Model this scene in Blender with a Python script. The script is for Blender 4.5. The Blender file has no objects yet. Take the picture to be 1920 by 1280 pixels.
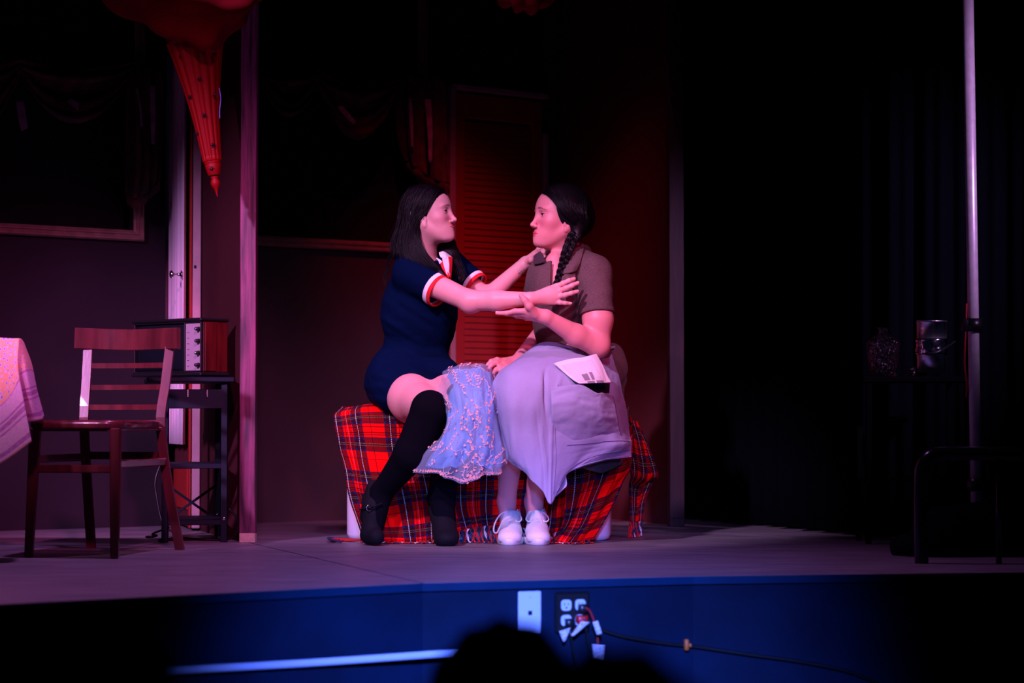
import bpy, math, random
import numpy as np
from mathutils import Vector, Matrix

SC = bpy.context.scene
COL = SC.collection
# ---------------------------------------------------------------- camera
F, PITCH, HC = 4200.0, math.radians(2.04), 0.438
cd = bpy.data.cameras.new('camera'); cam = bpy.data.objects.new('camera', cd); COL.objects.link(cam)
cd.sensor_width = 36.0; cd.lens = F / 1920 * 36
cam.location = (0, 0, HC); cam.rotation_euler = (math.radians(90) + PITCH, 0, 0)
cd.dof.use_dof = True; cd.dof.focus_distance = 8.0; cd.dof.aperture_fstop = 2.8
cd.clip_start = 0.05; cd.clip_end = 200
SC.camera = cam
# ---------------------------------------------------------------- world, exposure
w = bpy.data.worlds.new('world'); SC.world = w; w.use_nodes = True
w.node_tree.nodes['Background'].inputs[0].default_value = (0.25, 0.3, 1.0, 1)
w.node_tree.nodes['Background'].inputs[1].default_value = 0.006
SC.view_settings.view_transform = 'Standard'; SC.view_settings.look = 'None'
SC.view_settings.exposure = 0.0; SC.view_settings.gamma = 1.0; SC.view_settings.use_curve_mapping = False
# ---------------------------------------------------------------- theatre lamps, with added fills
def spot(name, loc, aim, color, power, angle, blend=0.5, size=0.12):
    l = bpy.data.lights.new(name, 'SPOT'); o = bpy.data.objects.new(name, l); COL.objects.link(o)
    o.location = loc; o.rotation_euler = (Vector(aim) - Vector(loc)).to_track_quat('-Z', 'Y').to_euler()
    l.color = color; l.energy = power; l.spot_size = math.radians(angle); l.spot_blend = blend; l.shadow_soft_size = size
    return o
spot('key_spotlight', (-2.0, 2.8, 3.9), (0.0, 8.1, 0.49), (1.0, 0.54, 1.10), 1560, 15.5, 0.65)
spot('rose_spotlight', (2.3, 3.2, 3.3), (0.08, 8.1, 0.48), (1.0, 0.03, 0.16), 470, 14.5, 0.6)
spot('red_wash', (0.0, 7.6, 4.2), (-0.08, 10.4, 0.10), (1.0, 0.03, 0.09), 430, 27, 1.0)
spot('back_fill', (0.3, 3.0, 3.4), (-0.4, 9.3, 0.0), (0.9, 0.42, 0.90), 380, 25, 1.0)  # added dim fill, stands in for key spill on the back walls
spot('violet_wash', (-3.3, 3.4, 3.2), (-1.40, 8.2, 0.70), (0.86, 0.36, 1.0), 1800, 21, 0.9)
spot('magenta_wash', (-0.4, 3.4, 3.2), (-1.40, 7.8, 0.85), (1.0, 0.14, 0.55), 900, 22, 0.9)
spot('deck_violet', (-0.8, 7.2, 4.2), (-0.7, 6.5, 0.0), (0.85, 0.28, 1.0), 330, 72, 1.0)
spot('blue_wash', (0.1, 2.6, 0.9), (0.06, 6.2, -0.38), (0.11, 0.20, 1.0), 2300, 31, 1.0)
spot('table_fill', (-2.6, 3.2, 3.3), (-1.68, 6.95, 0.60), (1.0, 0.42, 0.85), 420, 9, 0.7)  # added narrow fill to brighten the tablecloth
spot('side_violet', (3.9, 4.6, 3.0), (1.75, 7.65, 1.35), (0.80, 0.40, 1.0), 700, 20, 0.9)

# ================================================================ helpers
def P(u, v, d):
    a = (u - 960) / F; b = (640 - v) / F
    y = math.cos(PITCH) - b * math.sin(PITCH); z = math.sin(PITCH) + b * math.cos(PITCH)
    s = d / y
    return Vector((a * s, d, HC + z * s))
def FL(u, v, z=0.0):
    a = (u - 960) / F; b = (640 - v) / F
    y = math.cos(PITCH) - b * math.sin(PITCH); zz = math.sin(PITCH) + b * math.cos(PITCH)
    s = (z - HC) / zz
    return Vector((a * s, y * s, z))
def V3(p): return np.array(tuple(p), dtype=float)
def unit(v):
    v = np.asarray(tuple(v), float); return v / (np.linalg.norm(v) + 1e-12)
ROOT = {}
def tag(o, label=None, cat=None, group=None, kind=None):
    if label: o['label'] = label
    if cat: o['category'] = cat
    if group: o['group'] = group
    if kind: o['kind'] = kind
    return o
def thing(name, loc, label, cat, group=None):
    o = bpy.data.objects.new(name, None); COL.objects.link(o); o.empty_display_size = 0.05
    o.location = tuple(loc); ROOT[o] = V3(loc)
    return tag(o, label, cat, group)
def obj(name, vf, mat, parent=None, smooth=True, kind=None, label=None, uv=None, col=None):
    verts, faces = vf
    verts = np.asarray(verts, float).reshape(-1, 3)
    if parent is not None: org = ROOT[parent]
    else:
        org = np.array([(verts[:, 0].min() + verts[:, 0].max()) / 2, (verts[:, 1].min() + verts[:, 1].max()) / 2, verts[:, 2].min()])
    me = bpy.data.meshes.new(name)
    vv = verts - org
    if isinstance(faces, np.ndarray):
        n = len(faces); me.vertices.add(len(vv)); me.vertices.foreach_set('co', vv.ravel().astype(np.float32))
        me.loops.add(n * 4); me.loops.foreach_set('vertex_index', faces.ravel().astype(np.int32))
        me.polygons.add(n); me.polygons.foreach_set('loop_start', np.arange(0, n * 4, 4, dtype=np.int32))
        me.polygons.foreach_set('loop_total', np.full(n, 4, dtype=np.int32)); me.update(calc_edges=True)
    else:
        me.from_pydata([tuple(v) for v in vv], [], faces)
    if smooth: me.polygons.foreach_set('use_smooth', [True] * len(me.polygons))
    if uv is not None:
        l = me.uv_layers.new(name='UVMap'); idx = np.zeros(len(me.loops), dtype=np.int32); me.loops.foreach_get('vertex_index', idx)
        l.data.foreach_set('uv', np.asarray(uv, np.float32)[idx].ravel())
    if col is not None:
        a = me.color_attributes.new('tint', 'FLOAT_COLOR', 'POINT'); c = np.ones((len(verts), 4), np.float32); c[:, :3] = col
        a.data.foreach_set('color', c.ravel())
    if isinstance(mat, (list, tuple)):
        for m in mat: me.materials.append(m)
    elif mat: me.materials.append(mat)
    me.update()
    o = bpy.data.objects.new(name, me); COL.objects.link(o)
    if parent is not None:
        o.parent = parent
        if parent.type == 'EMPTY' or ROOT.get(parent) is not None: ROOT[o] = org
    else:
        o.location = tuple(org); ROOT[o] = org
    if kind: o['kind'] = kind
    if label: o['label'] = label
    return o
def join(parts):
    vs, fs, n = [], [], 0
    for v, f in parts:
        v = np.asarray(v, float).reshape(-1, 3); vs.append(v)
        fs += [tuple(int(i) + n for i in q) for q in f]; n += len(v)
    return np.concatenate(vs), fs
def box(a, b, bevel=0.0):
    a = np.array(tuple(a)); b = np.array(tuple(b)); c = (a + b) / 2; h = np.abs(b - a) / 2
    return obox(c, np.eye(3), h, bevel)
def obox(c, R, h, bevel=0.0):
    """oriented box; R rows are the axes, h half sizes; bevelled edges"""
    c = V3(c); R = np.array(R, float); h = np.array(h, float); b = min(bevel, h.min() * 0.95)
    if b <= 0:
        s = np.array([(x, y, z) for x in (-1, 1) for y in (-1, 1) for z in (-1, 1)], float)
        return c + (s * h) @ R, [(0, 1, 3, 2), (4, 6, 7, 5), (0, 4, 5, 1), (2, 3, 7, 6), (0, 2, 6, 4), (1, 5, 7, 3)]
    vs = []; idx = {}
    for x in (-1, 1):
        for y in (-1, 1):
            for z in (-1, 1):
                for ax in range(3):
                    s = np.array((x, y, z), float) * (h - b); s[ax] = (x, y, z)[ax] * h[ax]
                    idx[(x, y, z, ax)] = len(vs); vs.append(s)
    fs = []
    for ax in range(3):
        o1, o2 = [i for i in range(3) if i != ax]
        for sg in (-1, 1):
            q = []
            for s1, s2 in ((-1, -1), (1, -1), (1, 1), (-1, 1)):
                k = [0, 0, 0]; k[ax] = sg; k[o1] = s1; k[o2] = s2; q.append(idx[(*k, ax)])
            fs.append(tuple(q))
        for s1 in (-1, 1):
            for s2 in (-1, 1):   # edge along ax
                k0 = [0, 0, 0]; k0[o1] = s1; k0[o2] = s2; k1 = list(k0); k0[ax] = -1; k1[ax] = 1
                fs.append((idx[(*k0, o1)], idx[(*k0, o2)], idx[(*k1, o2)], idx[(*k1, o1)]))
    for x in (-1, 1):
        for y in (-1, 1):
            for z in (-1, 1): fs.append(tuple(idx[(x, y, z, a)] for a in range(3)))
    vs = np.array(vs); out = []
    for f in fs:   # fix winding
        p = vs[list(f)]; n = np.cross(p[1] - p[0], p[2] - p[0])
        out.append(f if np.dot(n, p.mean(0)) > 0 else f[::-1])
    return c + vs @ R, out
def bar(a, b, w, t, up=(0, 1, 0), bevel=0.003, w2=None, t2=None):
    """box from a to b; w across, t along the up hint; may taper"""
    a = V3(a); b = V3(b); ax = unit(b - a); s = unit(np.cross(ax, V3(up))); u = np.cross(s, ax)
    v, f = obox((a + b) / 2, [s, u, ax], (w / 2, t / 2, np.linalg.norm(b - a) / 2), bevel)
    if w2 is not None:
        L = np.linalg.norm(b - a); q = v - a; tt = np.clip(q @ ax / L, 0, 1)
        cs = q @ s; cu = q @ u
        v = a + np.outer(q @ ax, ax) + np.outer(cs * (1 + (w2 / w - 1) * tt), s) + np.outer(cu * (1 + ((t2 or w2) / t - 1) * tt), u)
    return v, f
def cr(pts, n):
    """Catmull-Rom resample of (k,...) array to n samples along axis 0"""
    p = np.asarray(pts, float); k = len(p)
    q = np.concatenate([(2 * p[0] - p[1])[None], p, (2 * p[-1] - p[-2])[None]])
    t = np.linspace(0, k - 1, n); i = np.minimum(t.astype(int), k - 2); f = t - i
    f = f.reshape((-1,) + (1,) * (p.ndim - 1))
    a, b, c, d = q[i], q[i + 1], q[i + 2], q[i + 3]
    return 0.5 * (2 * b + (c - a) * f + (2 * a - 5 * b + 4 * c - d) * f * f + (3 * b - a - 3 * c + d) * f ** 3)
def tube(pts, r, n=8, res=None, caps=True, flat=None):
    p = np.array([tuple(q) for q in pts], float)
    rr = np.full(len(p), r, float) if np.isscalar(r) else np.array(r, float)
    if res: rr = cr(rr[:, None], res)[:, 0]; p = cr(p, res)
    m = len(p); tg = np.gradient(p, axis=0); tg /= np.linalg.norm(tg, axis=1)[:, None] + 1e-12
    ref = np.array((0, 0, 1.0)) if abs(tg[0][2]) < 0.9 else np.array((0, 1.0, 0))
    s = unit(np.cross(tg[0], ref)); vs = []
    for i in range(m):
        s = unit(s - tg[i] * np.dot(s, tg[i])); u = np.cross(tg[i], s)
        for j in range(n):
            a = 2 * math.pi * j / n
            vs.append(p[i] + rr[i] * (math.cos(a) * s + math.sin(a) * u * (flat or 1)))
    fs = [(i * n + j, i * n + (j + 1) % n, (i + 1) * n + (j + 1) % n, (i + 1) * n + j) for i in range(m - 1) for j in range(n)]
    if caps: fs += [tuple(range(n))[::-1], tuple((m - 1) * n + j for j in range(n))]
    return np.array(vs), fs
def lathe(prof, c=(0, 0, 0), n=32, axis=(0, 0, 1), sq=None):
    c = V3(c); ax = unit(axis); ref = np.array((1.0, 0, 0)) if abs(ax[0]) < .9 else np.array((0, 1.0, 0))
    s = unit(np.cross(ref, ax)); s = unit(np.cross(ax, s)) if False else s; u = np.cross(ax, s)
    vs = []
    for r, z in prof:
        for j in range(n):
            a = 2 * math.pi * j / n; k = 1.0
            if sq: k = 1 / max(abs(math.cos(a)) ** sq + abs(math.sin(a)) ** sq, 1e-6) ** (1 / sq)
            vs.append(c + ax * z + r * k * (math.cos(a) * s + math.sin(a) * u))
    m = len(prof)
    fs = [(i * n + j, i * n + (j + 1) % n, (i + 1) * n + (j + 1) % n, (i + 1) * n + j) for i in range(m - 1) for j in range(n)]
    fs += [tuple(range(n))[::-1], tuple((m - 1) * n + j for j in range(n))]
    return np.array(vs), fs
def sweep(path, sec, up=(0, 0, 1)):
    """sweep a closed 2-D section (across, up) along a path"""
    p = np.array([tuple(q) for q in path], float); m = len(p); tg = np.gradient(p, axis=0); n = len(sec); vs = []
    for i in range(m):
        t = unit(tg[i]); s = unit(np.cross(t, V3(up))); u = np.cross(s, t)
        for a, b in sec: vs.append(p[i] + s * a + u * b)
    fs = [(i * n + j, i * n + (j + 1) % n, (i + 1) * n + (j + 1) % n, (i + 1) * n + j) for i in range(m - 1) for j in range(n)]
    fs += [tuple(range(n))[::-1], tuple((m - 1) * n + j for j in range(n))]
    return np.array(vs), fs
def net(rows, nu=60, nv=60, pix=True):
    a = np.array([[tuple(P(*q)) if pix else tuple(q) for q in r] for r in rows], float)
    a = cr(a, nv)
    return cr(a.transpose(1, 0, 2), nu).transpose(1, 0, 2)      # (nv,nu,3)
def gnorm(G):
    du = np.gradient(G, axis=1); dv = np.gradient(G, axis=0); n = np.cross(du, dv)
    n /= np.linalg.norm(n, axis=2)[..., None] + 1e-12
    return n
def shell(G, th=0.004, disp=None):
    """cloth with real thickness from a grid; returns verts, faces, uv(m)"""
    n = gnorm(G); nv, nu = G.shape[:2]
    if np.mean(n[..., 1]) > 0: n = -n; flip = True
    else: flip = False
    if disp is not None:
        G = G + n * disp[..., None]; n = gnorm(G) * (-1 if flip else 1)
    A = (G + n * th / 2).reshape(-1, 3); B = (G - n * th / 2).reshape(-1, 3); N = nu * nv
    I = np.arange(N).reshape(nv, nu)
    q = np.stack([I[:-1, :-1], I[:-1, 1:], I[1:, 1:], I[1:, :-1]], -1).reshape(-1, 4)
    if flip: q = q[:, ::-1]
    rim = np.concatenate([I[0, :], I[1:, -1], I[-1, ::-1][1:], I[::-1, 0][1:]])
    r = np.stack([rim[:-1], rim[1:], rim[1:] + N, rim[:-1] + N], -1)
    if not flip: r = r[:, ::-1]
    F_ = np.concatenate([q, q[:, ::-1] + N, r])
    L = np.linalg.norm(np.diff(G, axis=1), axis=2); lu = np.concatenate([np.zeros((nv, 1)), np.cumsum(L, 1)], 1)
    L = np.linalg.norm(np.diff(G, axis=0), axis=2); lv = np.concatenate([np.zeros((1, nu)), np.cumsum(L, 0)], 0)
    u = np.linspace(0, 1, nu)[None, :] * lu[:, -1].mean() * np.ones((nv, 1)); v = np.linspace(0, 1, nv)[:, None] * lv[-1].mean() * np.ones((1, nu))
    uv = np.stack([u, v], -1).reshape(-1, 2); uv = np.concatenate([uv, uv])
    return np.concatenate([A, B]), F_, uv
def ngrid(nu, nv):
    return np.meshgrid(np.linspace(0, 1, nu), np.linspace(0, 1, nv))
def vn(U, V, fu, fv, seed=0, oct=2):
    """smooth irregular 2-D noise in about -1..1"""
    r = np.random.default_rng(seed); out = 0; amp = 1.0
    for o in range(oct):
        nu_, nv_ = int(fu * 2 ** o) + 3, int(fv * 2 ** o) + 3; g_ = r.normal(0, .55, (nv_, nu_))
        x = np.clip(U, 0, 1) * (nu_ - 1.001); y = np.clip(V, 0, 1) * (nv_ - 1.001); i = x.astype(int); j = y.astype(int); a = x - i; b = y - j
        a = a * a * (3 - 2 * a); b = b * b * (3 - 2 * b)
        out = out + amp * ((g_[j, i] * (1 - a) + g_[j, i + 1] * a) * (1 - b) + (g_[j + 1, i] * (1 - a) + g_[j + 1, i + 1] * a) * b); amp *= .5
    return out
def vn3(X, Y, Z, fx, fy_, fz, seed=0, shear=(0, 0)):
    r = np.random.default_rng(seed); g_ = r.normal(0, .55, (40, 40, 40)).astype(np.float32)
    def ix(a): i = np.floor(a).astype(int); f = (a - i).astype(np.float32); return i % 39, f * f * (3 - 2 * f)
    X, Y, Z = np.broadcast_arrays(X, Y, Z); i, a = ix((X + 3) * fx + Z * shear[0]); j, b = ix((Y + 3) * fy_); k, c = ix((Z + 3) * fz + X * shear[1])
    def L(dj, dk): return g_[i, j + dj, k + dk] * (1 - a) + g_[i + 1, j + dj, k + dk] * a
    return (L(0, 0) * (1 - b) + L(1, 0) * b) * (1 - c) + (L(0, 1) * (1 - b) + L(1, 1) * b) * c
# ---------------------------------------------------------------- signed distance fields
def cone(a, b, ra, rb, k=0.02): return ('c', V3(a), V3(b), ra, rb, k)
def ccone(a, b, ra, rb, k=0.02): return ('cc', V3(a), V3(b), ra, rb, k)      # flat end at b
def ell(c, r, k=0.02, R=None): return ('e', V3(c), np.array(r, float) if not np.isscalar(r) else np.full(3, float(r)), np.eye(3) if R is None else np.array(R, float), k)
def neg(p): return ('-',) + p
class Field:
    def __init__(s, lo, hi, h):
        s.lo = np.array(lo, float); s.h = h
        s.n = np.ceil((np.array(hi) - s.lo) / h).astype(int) + 1
        s.v = np.full(tuple(s.n), 0.5, np.float32)
    def axes(s, i0, i1):
        g = [(s.lo[a] + s.h * np.arange(i0[a], i1[a])).astype(np.float32) for a in range(3)]
        return g[0][:, None, None], g[1][None, :, None], g[2][None, None, :]
    def put(s, pr):
        sub = pr[0] == '-'
        if sub: pr = pr[1:]
        k = pr[-1]; m = k + 4 * s.h
        if pr[0] in ('c', 'cc'):
            _, a, b, ra, rb, _ = pr; R = max(ra, rb) + m; lo = np.minimum(a, b) - R; hi = np.maximum(a, b) + R
        else:
            _, c, r, Rm, _ = pr; R = r.max() + m; lo = c - R; hi = c + R
        i0 = np.clip(np.floor((lo - s.lo) / s.h).astype(int), 0, s.n); i1 = np.clip(np.ceil((hi - s.lo) / s.h).astype(int) + 1, 0, s.n)
        if np.any(i1 <= i0): return
        X, Y, Z = s.axes(i0, i1)
        if pr[0] in ('c', 'cc'):
            ab = (b - a).astype(np.float32); L = float(ab @ ab) + 1e-12
            x, y, z = X - a[0], Y - a[1], Z - a[2]
            t = np.clip((x * ab[0] + y * ab[1] + z * ab[2]) / L, 0, 1)
            d = np.sqrt((x - t * ab[0]) ** 2 + (y - t * ab[1]) ** 2 + (z - t * ab[2]) ** 2) - (ra + (rb - ra) * t)
            if pr[0] == 'cc':
                u = ab / math.sqrt(L); d = np.maximum(d, (X - b[0]) * u[0] + (Y - b[1]) * u[1] + (Z - b[2]) * u[2])
        else:
            x, y, z = X - c[0], Y - c[1], Z - c[2]
            q = [x * Rm[i, 0] + y * Rm[i, 1] + z * Rm[i, 2] for i in range(3)]
            k0 = np.sqrt(sum((q[i] / r[i]) ** 2 for i in range(3))); k1 = np.sqrt(sum((q[i] / r[i] ** 2) ** 2 for i in range(3)))
            d = k0 * (k0 - 1) / (k1 + 1e-9)
        sl = tuple(slice(i0[a], i1[a]) for a in range(3)); v = s.v[sl]
        if sub:
            nd = -d; h = np.maximum(k - np.abs(v - nd), 0) / max(k, 1e-6); s.v[sl] = np.maximum(v, nd) + h * h * k * 0.25
        else:
            h = np.maximum(k - np.abs(v - d), 0) / max(k, 1e-6); s.v[sl] = np.minimum(v, d) - h * h * k * 0.25
    def mesh(s):
        v = s.v; v[0] = v[-1] = 0.5; v[:, 0] = v[:, -1] = 0.5; v[:, :, 0] = v[:, :, -1] = 0.5
        sg = v < 0
        c = sum(sg[i:s.n[0] - 1 + i, j:s.n[1] - 1 + j, k:s.n[2] - 1 + k].astype(np.int8) for i in (0, 1) for j in (0, 1) for k in (0, 1))
        act = (c > 0) & (c < 8); ijk = np.argwhere(act)
        idx = np.full(act.shape, -1, np.int32); idx[act] = np.arange(len(ijk))
        acc = np.zeros((len(ijk), 3)); cnt = np.zeros(len(ijk)); i, j, k = ijk.T
        cor = {(a, b, c_): v[i + a, j + b, k + c_].astype(float) for a in (0, 1) for b in (0, 1) for c_ in (0, 1)}
        for ax in range(3):
            for o1 in (0, 1):
                for o2 in (0, 1):
                    k0 = [o1, o2]; k0.insert(ax, 0); k1 = list(k0); k1[ax] = 1
                    a = cor[tuple(k0)]; b = cor[tuple(k1)]; m = (a < 0) != (b < 0)
                    t = np.where(m, a / np.where(m, a - b, 1), 0)
                    p = np.tile(np.array(k0, float), (len(ijk), 1)); p[:, ax] += t
                    acc += p * m[:, None]; cnt += m
        vert = s.lo + s.h * (ijk + acc / cnt[:, None])
        fs = []
        for ax in range(3):
            a1, a2 = (ax + 1) % 3, (ax + 2) % 3
            sl0 = [slice(None)] * 3; sl1 = [slice(None)] * 3; sl0[ax] = slice(0, -1); sl1[ax] = slice(1, None)
            A = sg[tuple(sl0)]; B = sg[tuple(sl1)]; e = np.argwhere(A != B)
            e = e[(e[:, a1] > 0) & (e[:, a2] > 0) & (e[:, a1] < s.n[a1] - 1) & (e[:, a2] < s.n[a2] - 1)]
            q = []
            for d1, d2 in ((-1, -1), (0, -1), (0, 0), (-1, 0)):
                w_ = e.copy(); w_[:, a1] += d1; w_[:, a2] += d2; q.append(idx[w_[:, 0], w_[:, 1], w_[:, 2]])
            q = np.stack(q, 1); fl = ~A[e[:, 0], e[:, 1], e[:, 2]]
            q[fl] = q[fl][:, ::-1]; fs.append(q)
        return vert, np.concatenate(fs)
def relax(v, f, it=2, w_=0.5):
    for _ in range(it):
        acc = np.zeros_like(v); c = np.zeros(len(v))
        for a, b in ((0, 1), (1, 2), (2, 3), (3, 0)):
            np.add.at(acc, f[:, a], v[f[:, b]]); np.add.at(acc, f[:, b], v[f[:, a]]); np.add.at(c, f[:, a], 1); np.add.at(c, f[:, b], 1)
        v = v * (1 - w_) + w_ * acc / np.maximum(c, 1)[:, None]
    return v
def sdf(prims, h, disp=None, smooth=1):
    lo = np.full(3, 1e9); hi = -lo
    for p in prims:
        if p[0] == '-': continue
        if p[0] in ('c', 'cc'):
            R = max(p[3], p[4]) + 0.03; lo = np.minimum(lo, np.minimum(p[1], p[2]) - R); hi = np.maximum(hi, np.maximum(p[1], p[2]) + R)
        else: R = p[2].max() + 0.03; lo = np.minimum(lo, p[1] - R); hi = np.maximum(hi, p[1] + R)
    Fd = Field(lo, hi, h)
    for p in prims: Fd.put(p)
    if disp is not None:
        X, Y, Z = Fd.axes(np.zeros(3, int), Fd.n); Fd.v = np.where(Fd.v < 0.45, Fd.v + disp(X, Y, Z).astype(np.float32), Fd.v)
    v, f = Fd.mesh()
    return relax(v, f, smooth), f
def sdf_multi(prims, h, fine):
    """coarse mesh everywhere, finer inside the given boxes (lo,hi,h); one continuous surface"""
    v, f = sdf(prims, h); vs = [v]; c = v[f].mean(1); keep = np.ones(len(f), bool)
    for lo, hi, _ in fine: keep &= ~np.all((c > np.array(lo) + h * .5) & (c < np.array(hi) - h * .5), axis=1)
    fs = [f[keep]]; n = len(v)
    for lo, hi, hh in fine:
        lo = np.array(lo); hi = np.array(hi)
        Fd = Field(lo - 4 * hh, hi + 4 * hh, hh)
        for p in prims: Fd.put(p)
        v2, f2 = Fd.mesh(); v2 = relax(v2, f2, 1); c2 = v2[f2].mean(1)
        k2 = np.all((c2 > lo) & (c2 < hi), axis=1)
        vs.append(v2); fs.append(f2[k2] + n); n += len(v2)
    V = np.concatenate(vs); F_ = np.concatenate(fs)
    used = np.zeros(len(V), bool); used[F_.ravel()] = True; mp = np.cumsum(used) - 1
    return V[used], mp[F_]
# ---------------------------------------------------------------- materials
def mat(name, color, rough=0.6, metal=0.0, bump=0.0, bscale=200.0, var=0.0, vscale=8.0, color2=None, spec=0.5, sheen=0.0, coat=0.0, detail=4.0, emit=None, trans=0.0, stretch=(1, 1, 1), sss=0.0, alpha=None):
    m = bpy.data.materials.new(name); m.use_nodes = True; nt = m.node_tree; b = nt.nodes['Principled BSDF']
    b.inputs['Base Color'].default_value = (*color, 1); b.inputs['Roughness'].default_value = rough
    b.inputs['Metallic'].default_value = metal; b.inputs['Specular IOR Level'].default_value = spec
    b.inputs['Sheen Weight'].default_value = sheen; b.inputs['Coat Weight'].default_value = coat
    b.inputs['Transmission Weight'].default_value = trans
    if sss: b.inputs['Subsurface Weight'].default_value = sss; b.inputs['Subsurface Radius'].default_value = (0.012, 0.005, 0.003); b.inputs['Subsurface Scale'].default_value = 1.0
    if alpha is not None: b.inputs['Alpha'].default_value = alpha
    if emit: b.inputs['Emission Color'].default_value = (*emit[:3], 1); b.inputs['Emission Strength'].default_value = emit[3]
    tc = nt.nodes.new('ShaderNodeTexCoord'); mp = nt.nodes.new('ShaderNodeMapping'); mp.inputs['Scale'].default_value = stretch
    nt.links.new(tc.outputs['Object'], mp.inputs[0])
    if var or color2:
        n = nt.nodes.new('ShaderNodeTexNoise'); n.inputs['Scale'].default_value = vscale; n.inputs['Detail'].default_value = detail
        nt.links.new(mp.outputs[0], n.inputs['Vector'])
        r = nt.nodes.new('ShaderNodeValToRGB'); r.color_ramp.elements[0].position = 0.35; r.color_ramp.elements[1].position = 0.65
        c2 = color2 or tuple(x * (1 - var) for x in color)
        r.color_ramp.elements[0].color = (*c2, 1); r.color_ramp.elements[1].color = (*color, 1)
        nt.links.new(n.outputs['Fac'], r.inputs[0]); nt.links.new(r.outputs[0], b.inputs['Base Color'])
    if bump:
        n2 = nt.nodes.new('ShaderNodeTexNoise'); n2.inputs['Scale'].default_value = bscale; n2.inputs['Detail'].default_value = 3
        nt.links.new(mp.outputs[0], n2.inputs['Vector'])
        bp = nt.nodes.new('ShaderNodeBump'); bp.inputs['Strength'].default_value = bump; bp.inputs['Distance'].default_value = 0.002
        nt.links.new(n2.outputs['Fac'], bp.inputs['Height']); nt.links.new(bp.outputs[0], b.inputs['Normal'])
    return m
def nodes(m): return m.node_tree, m.node_tree.nodes['Principled BSDF']
def mathn(nt, op, a, b=None, c=None):
    n = nt.nodes.new('ShaderNodeMath'); n.operation = op
    for i, x in enumerate((a, b, c)):
        if x is None: continue
        if isinstance(x, (int, float)): n.inputs[i].default_value = x
        else: nt.links.new(x, n.inputs[i])
    return n.outputs[0]
def tartan_mat():
    m = mat('red_tartan_wool', (0.6, 0.01, 0.01), 0.95, bump=0.4, bscale=900, spec=0.08); nt, b = nodes(m)
    uvn = nt.nodes.new('ShaderNodeUVMap'); sep = nt.nodes.new('ShaderNodeSeparateXYZ'); nt.links.new(uvn.outputs[0], sep.inputs[0])
    RED = (0.92, 0.0015, 0.002); NAVY = (0.012, 0.014, 0.075); DK = (0.008, 0.018, 0.022); WHT = (0.75, 0.72, 0.7); BL = (0.03, 0.0015, 0.006); YEL = (0.6, 0.4, 0.12)
    def stripe(sock, period, line):
        # a ColorRamp holds 32 stops, so the whole sett fits in one
        f = mathn(nt, 'FRACT', mathn(nt, 'DIVIDE', sock, period)); r = nt.nodes.new('ShaderNodeValToRGB'); r.color_ramp.interpolation = 'CONSTANT'
        st = [(0, RED), (.095, NAVY), (.130, BL), (.180, DK), (.225, BL), (.272, NAVY), (.305, RED), (.345, BL), (.358, RED), (.425, BL), (.438, RED), (.455, BL), (.465, RED), (.495, NAVY), (.530, BL), (.580, DK), (.625, BL), (.672, NAVY), (.705, RED), (.84, BL), (.852, RED)]
        e = r.color_ramp.elements; e[0].position = 0; e[0].color = (*RED, 1); e[1].position = st[1][0]; e[1].color = (*st[1][1], 1)
        for p_, c_ in st[2:]: q = e.new(p_); q.color = (*c_, 1)
        nt.links.new(f, r.inputs[0]); return r.outputs[0]
    a = stripe(sep.outputs[0], 0.245, BL); c = stripe(sep.outputs[1], 0.245, BL)
    mul = nt.nodes.new('ShaderNodeMix'); mul.data_type = 'RGBA'; mul.blend_type = 'MULTIPLY'; mul.inputs['Factor'].default_value = 1; nt.links.new(a, mul.inputs[6]); nt.links.new(c, mul.inputs[7])
    g_ = nt.nodes.new('ShaderNodeGamma'); g_.inputs[1].default_value = 0.5; nt.links.new(mul.outputs[2], g_.inputs[0]); cur = g_.outputs[0]
    def overlay(cur, s1, s2, centre, half, col, strength):
        f = mathn(nt, 'FRACT', mathn(nt, 'DIVIDE', s1, 0.245)); m_ = mathn(nt, 'LESS_THAN', mathn(nt, 'ABSOLUTE', mathn(nt, 'SUBTRACT', f, centre)), half)
        dash = mathn(nt, 'GREATER_THAN', mathn(nt, 'FRACT', mathn(nt, 'MULTIPLY', s2, 150.0)), 0.42)
        mx = nt.nodes.new('ShaderNodeMix'); mx.data_type = 'RGBA'; nt.links.new(mathn(nt, 'MULTIPLY', mathn(nt, 'MULTIPLY', m_, dash), strength), mx.inputs['Factor']); nt.links.new(cur, mx.inputs[6]); mx.inputs[7].default_value = (*col, 1); return mx.outputs[2]
    for ce in (.20, .60): cur = overlay(cur, sep.outputs[0], sep.outputs[1], ce, .0055, WHT, .85)
    cur = overlay(cur, sep.outputs[0], sep.outputs[1], .40, .0050, (.9, .12, .22), .8)
    for ce in (.185, .215, .585, .615): cur = overlay(cur, sep.outputs[1], sep.outputs[0], ce, .0035, YEL, .38)
    nt.links.new(cur, b.inputs['Base Color'])
    return m
def wood_mat(name, c1, c2, rough=0.35, scale=6, stretch=(14, 14, 1), bump=0.15, coat=0.0):
    return mat(name, c1, rough, color2=c2, vscale=scale, stretch=stretch, bump=bump, bscale=18, coat=coat, detail=8)
def skin_mat(name, base):
    m = mat(name, base, 0.45, bump=0.08, bscale=350, sss=0.12, spec=0.4); nt, b = nodes(m)
    at = nt.nodes.new('ShaderNodeAttribute'); at.attribute_name = 'tint'
    mx = nt.nodes.new('ShaderNodeMix'); mx.data_type = 'RGBA'; mx.blend_type = 'MULTIPLY'; mx.inputs['Factor'].default_value = 1
    mx.inputs[6].default_value = (*base, 1); nt.links.new(at.outputs['Color'], mx.inputs[7]); nt.links.new(mx.outputs[2], b.inputs['Base Color'])
    return m
M = {}
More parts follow.
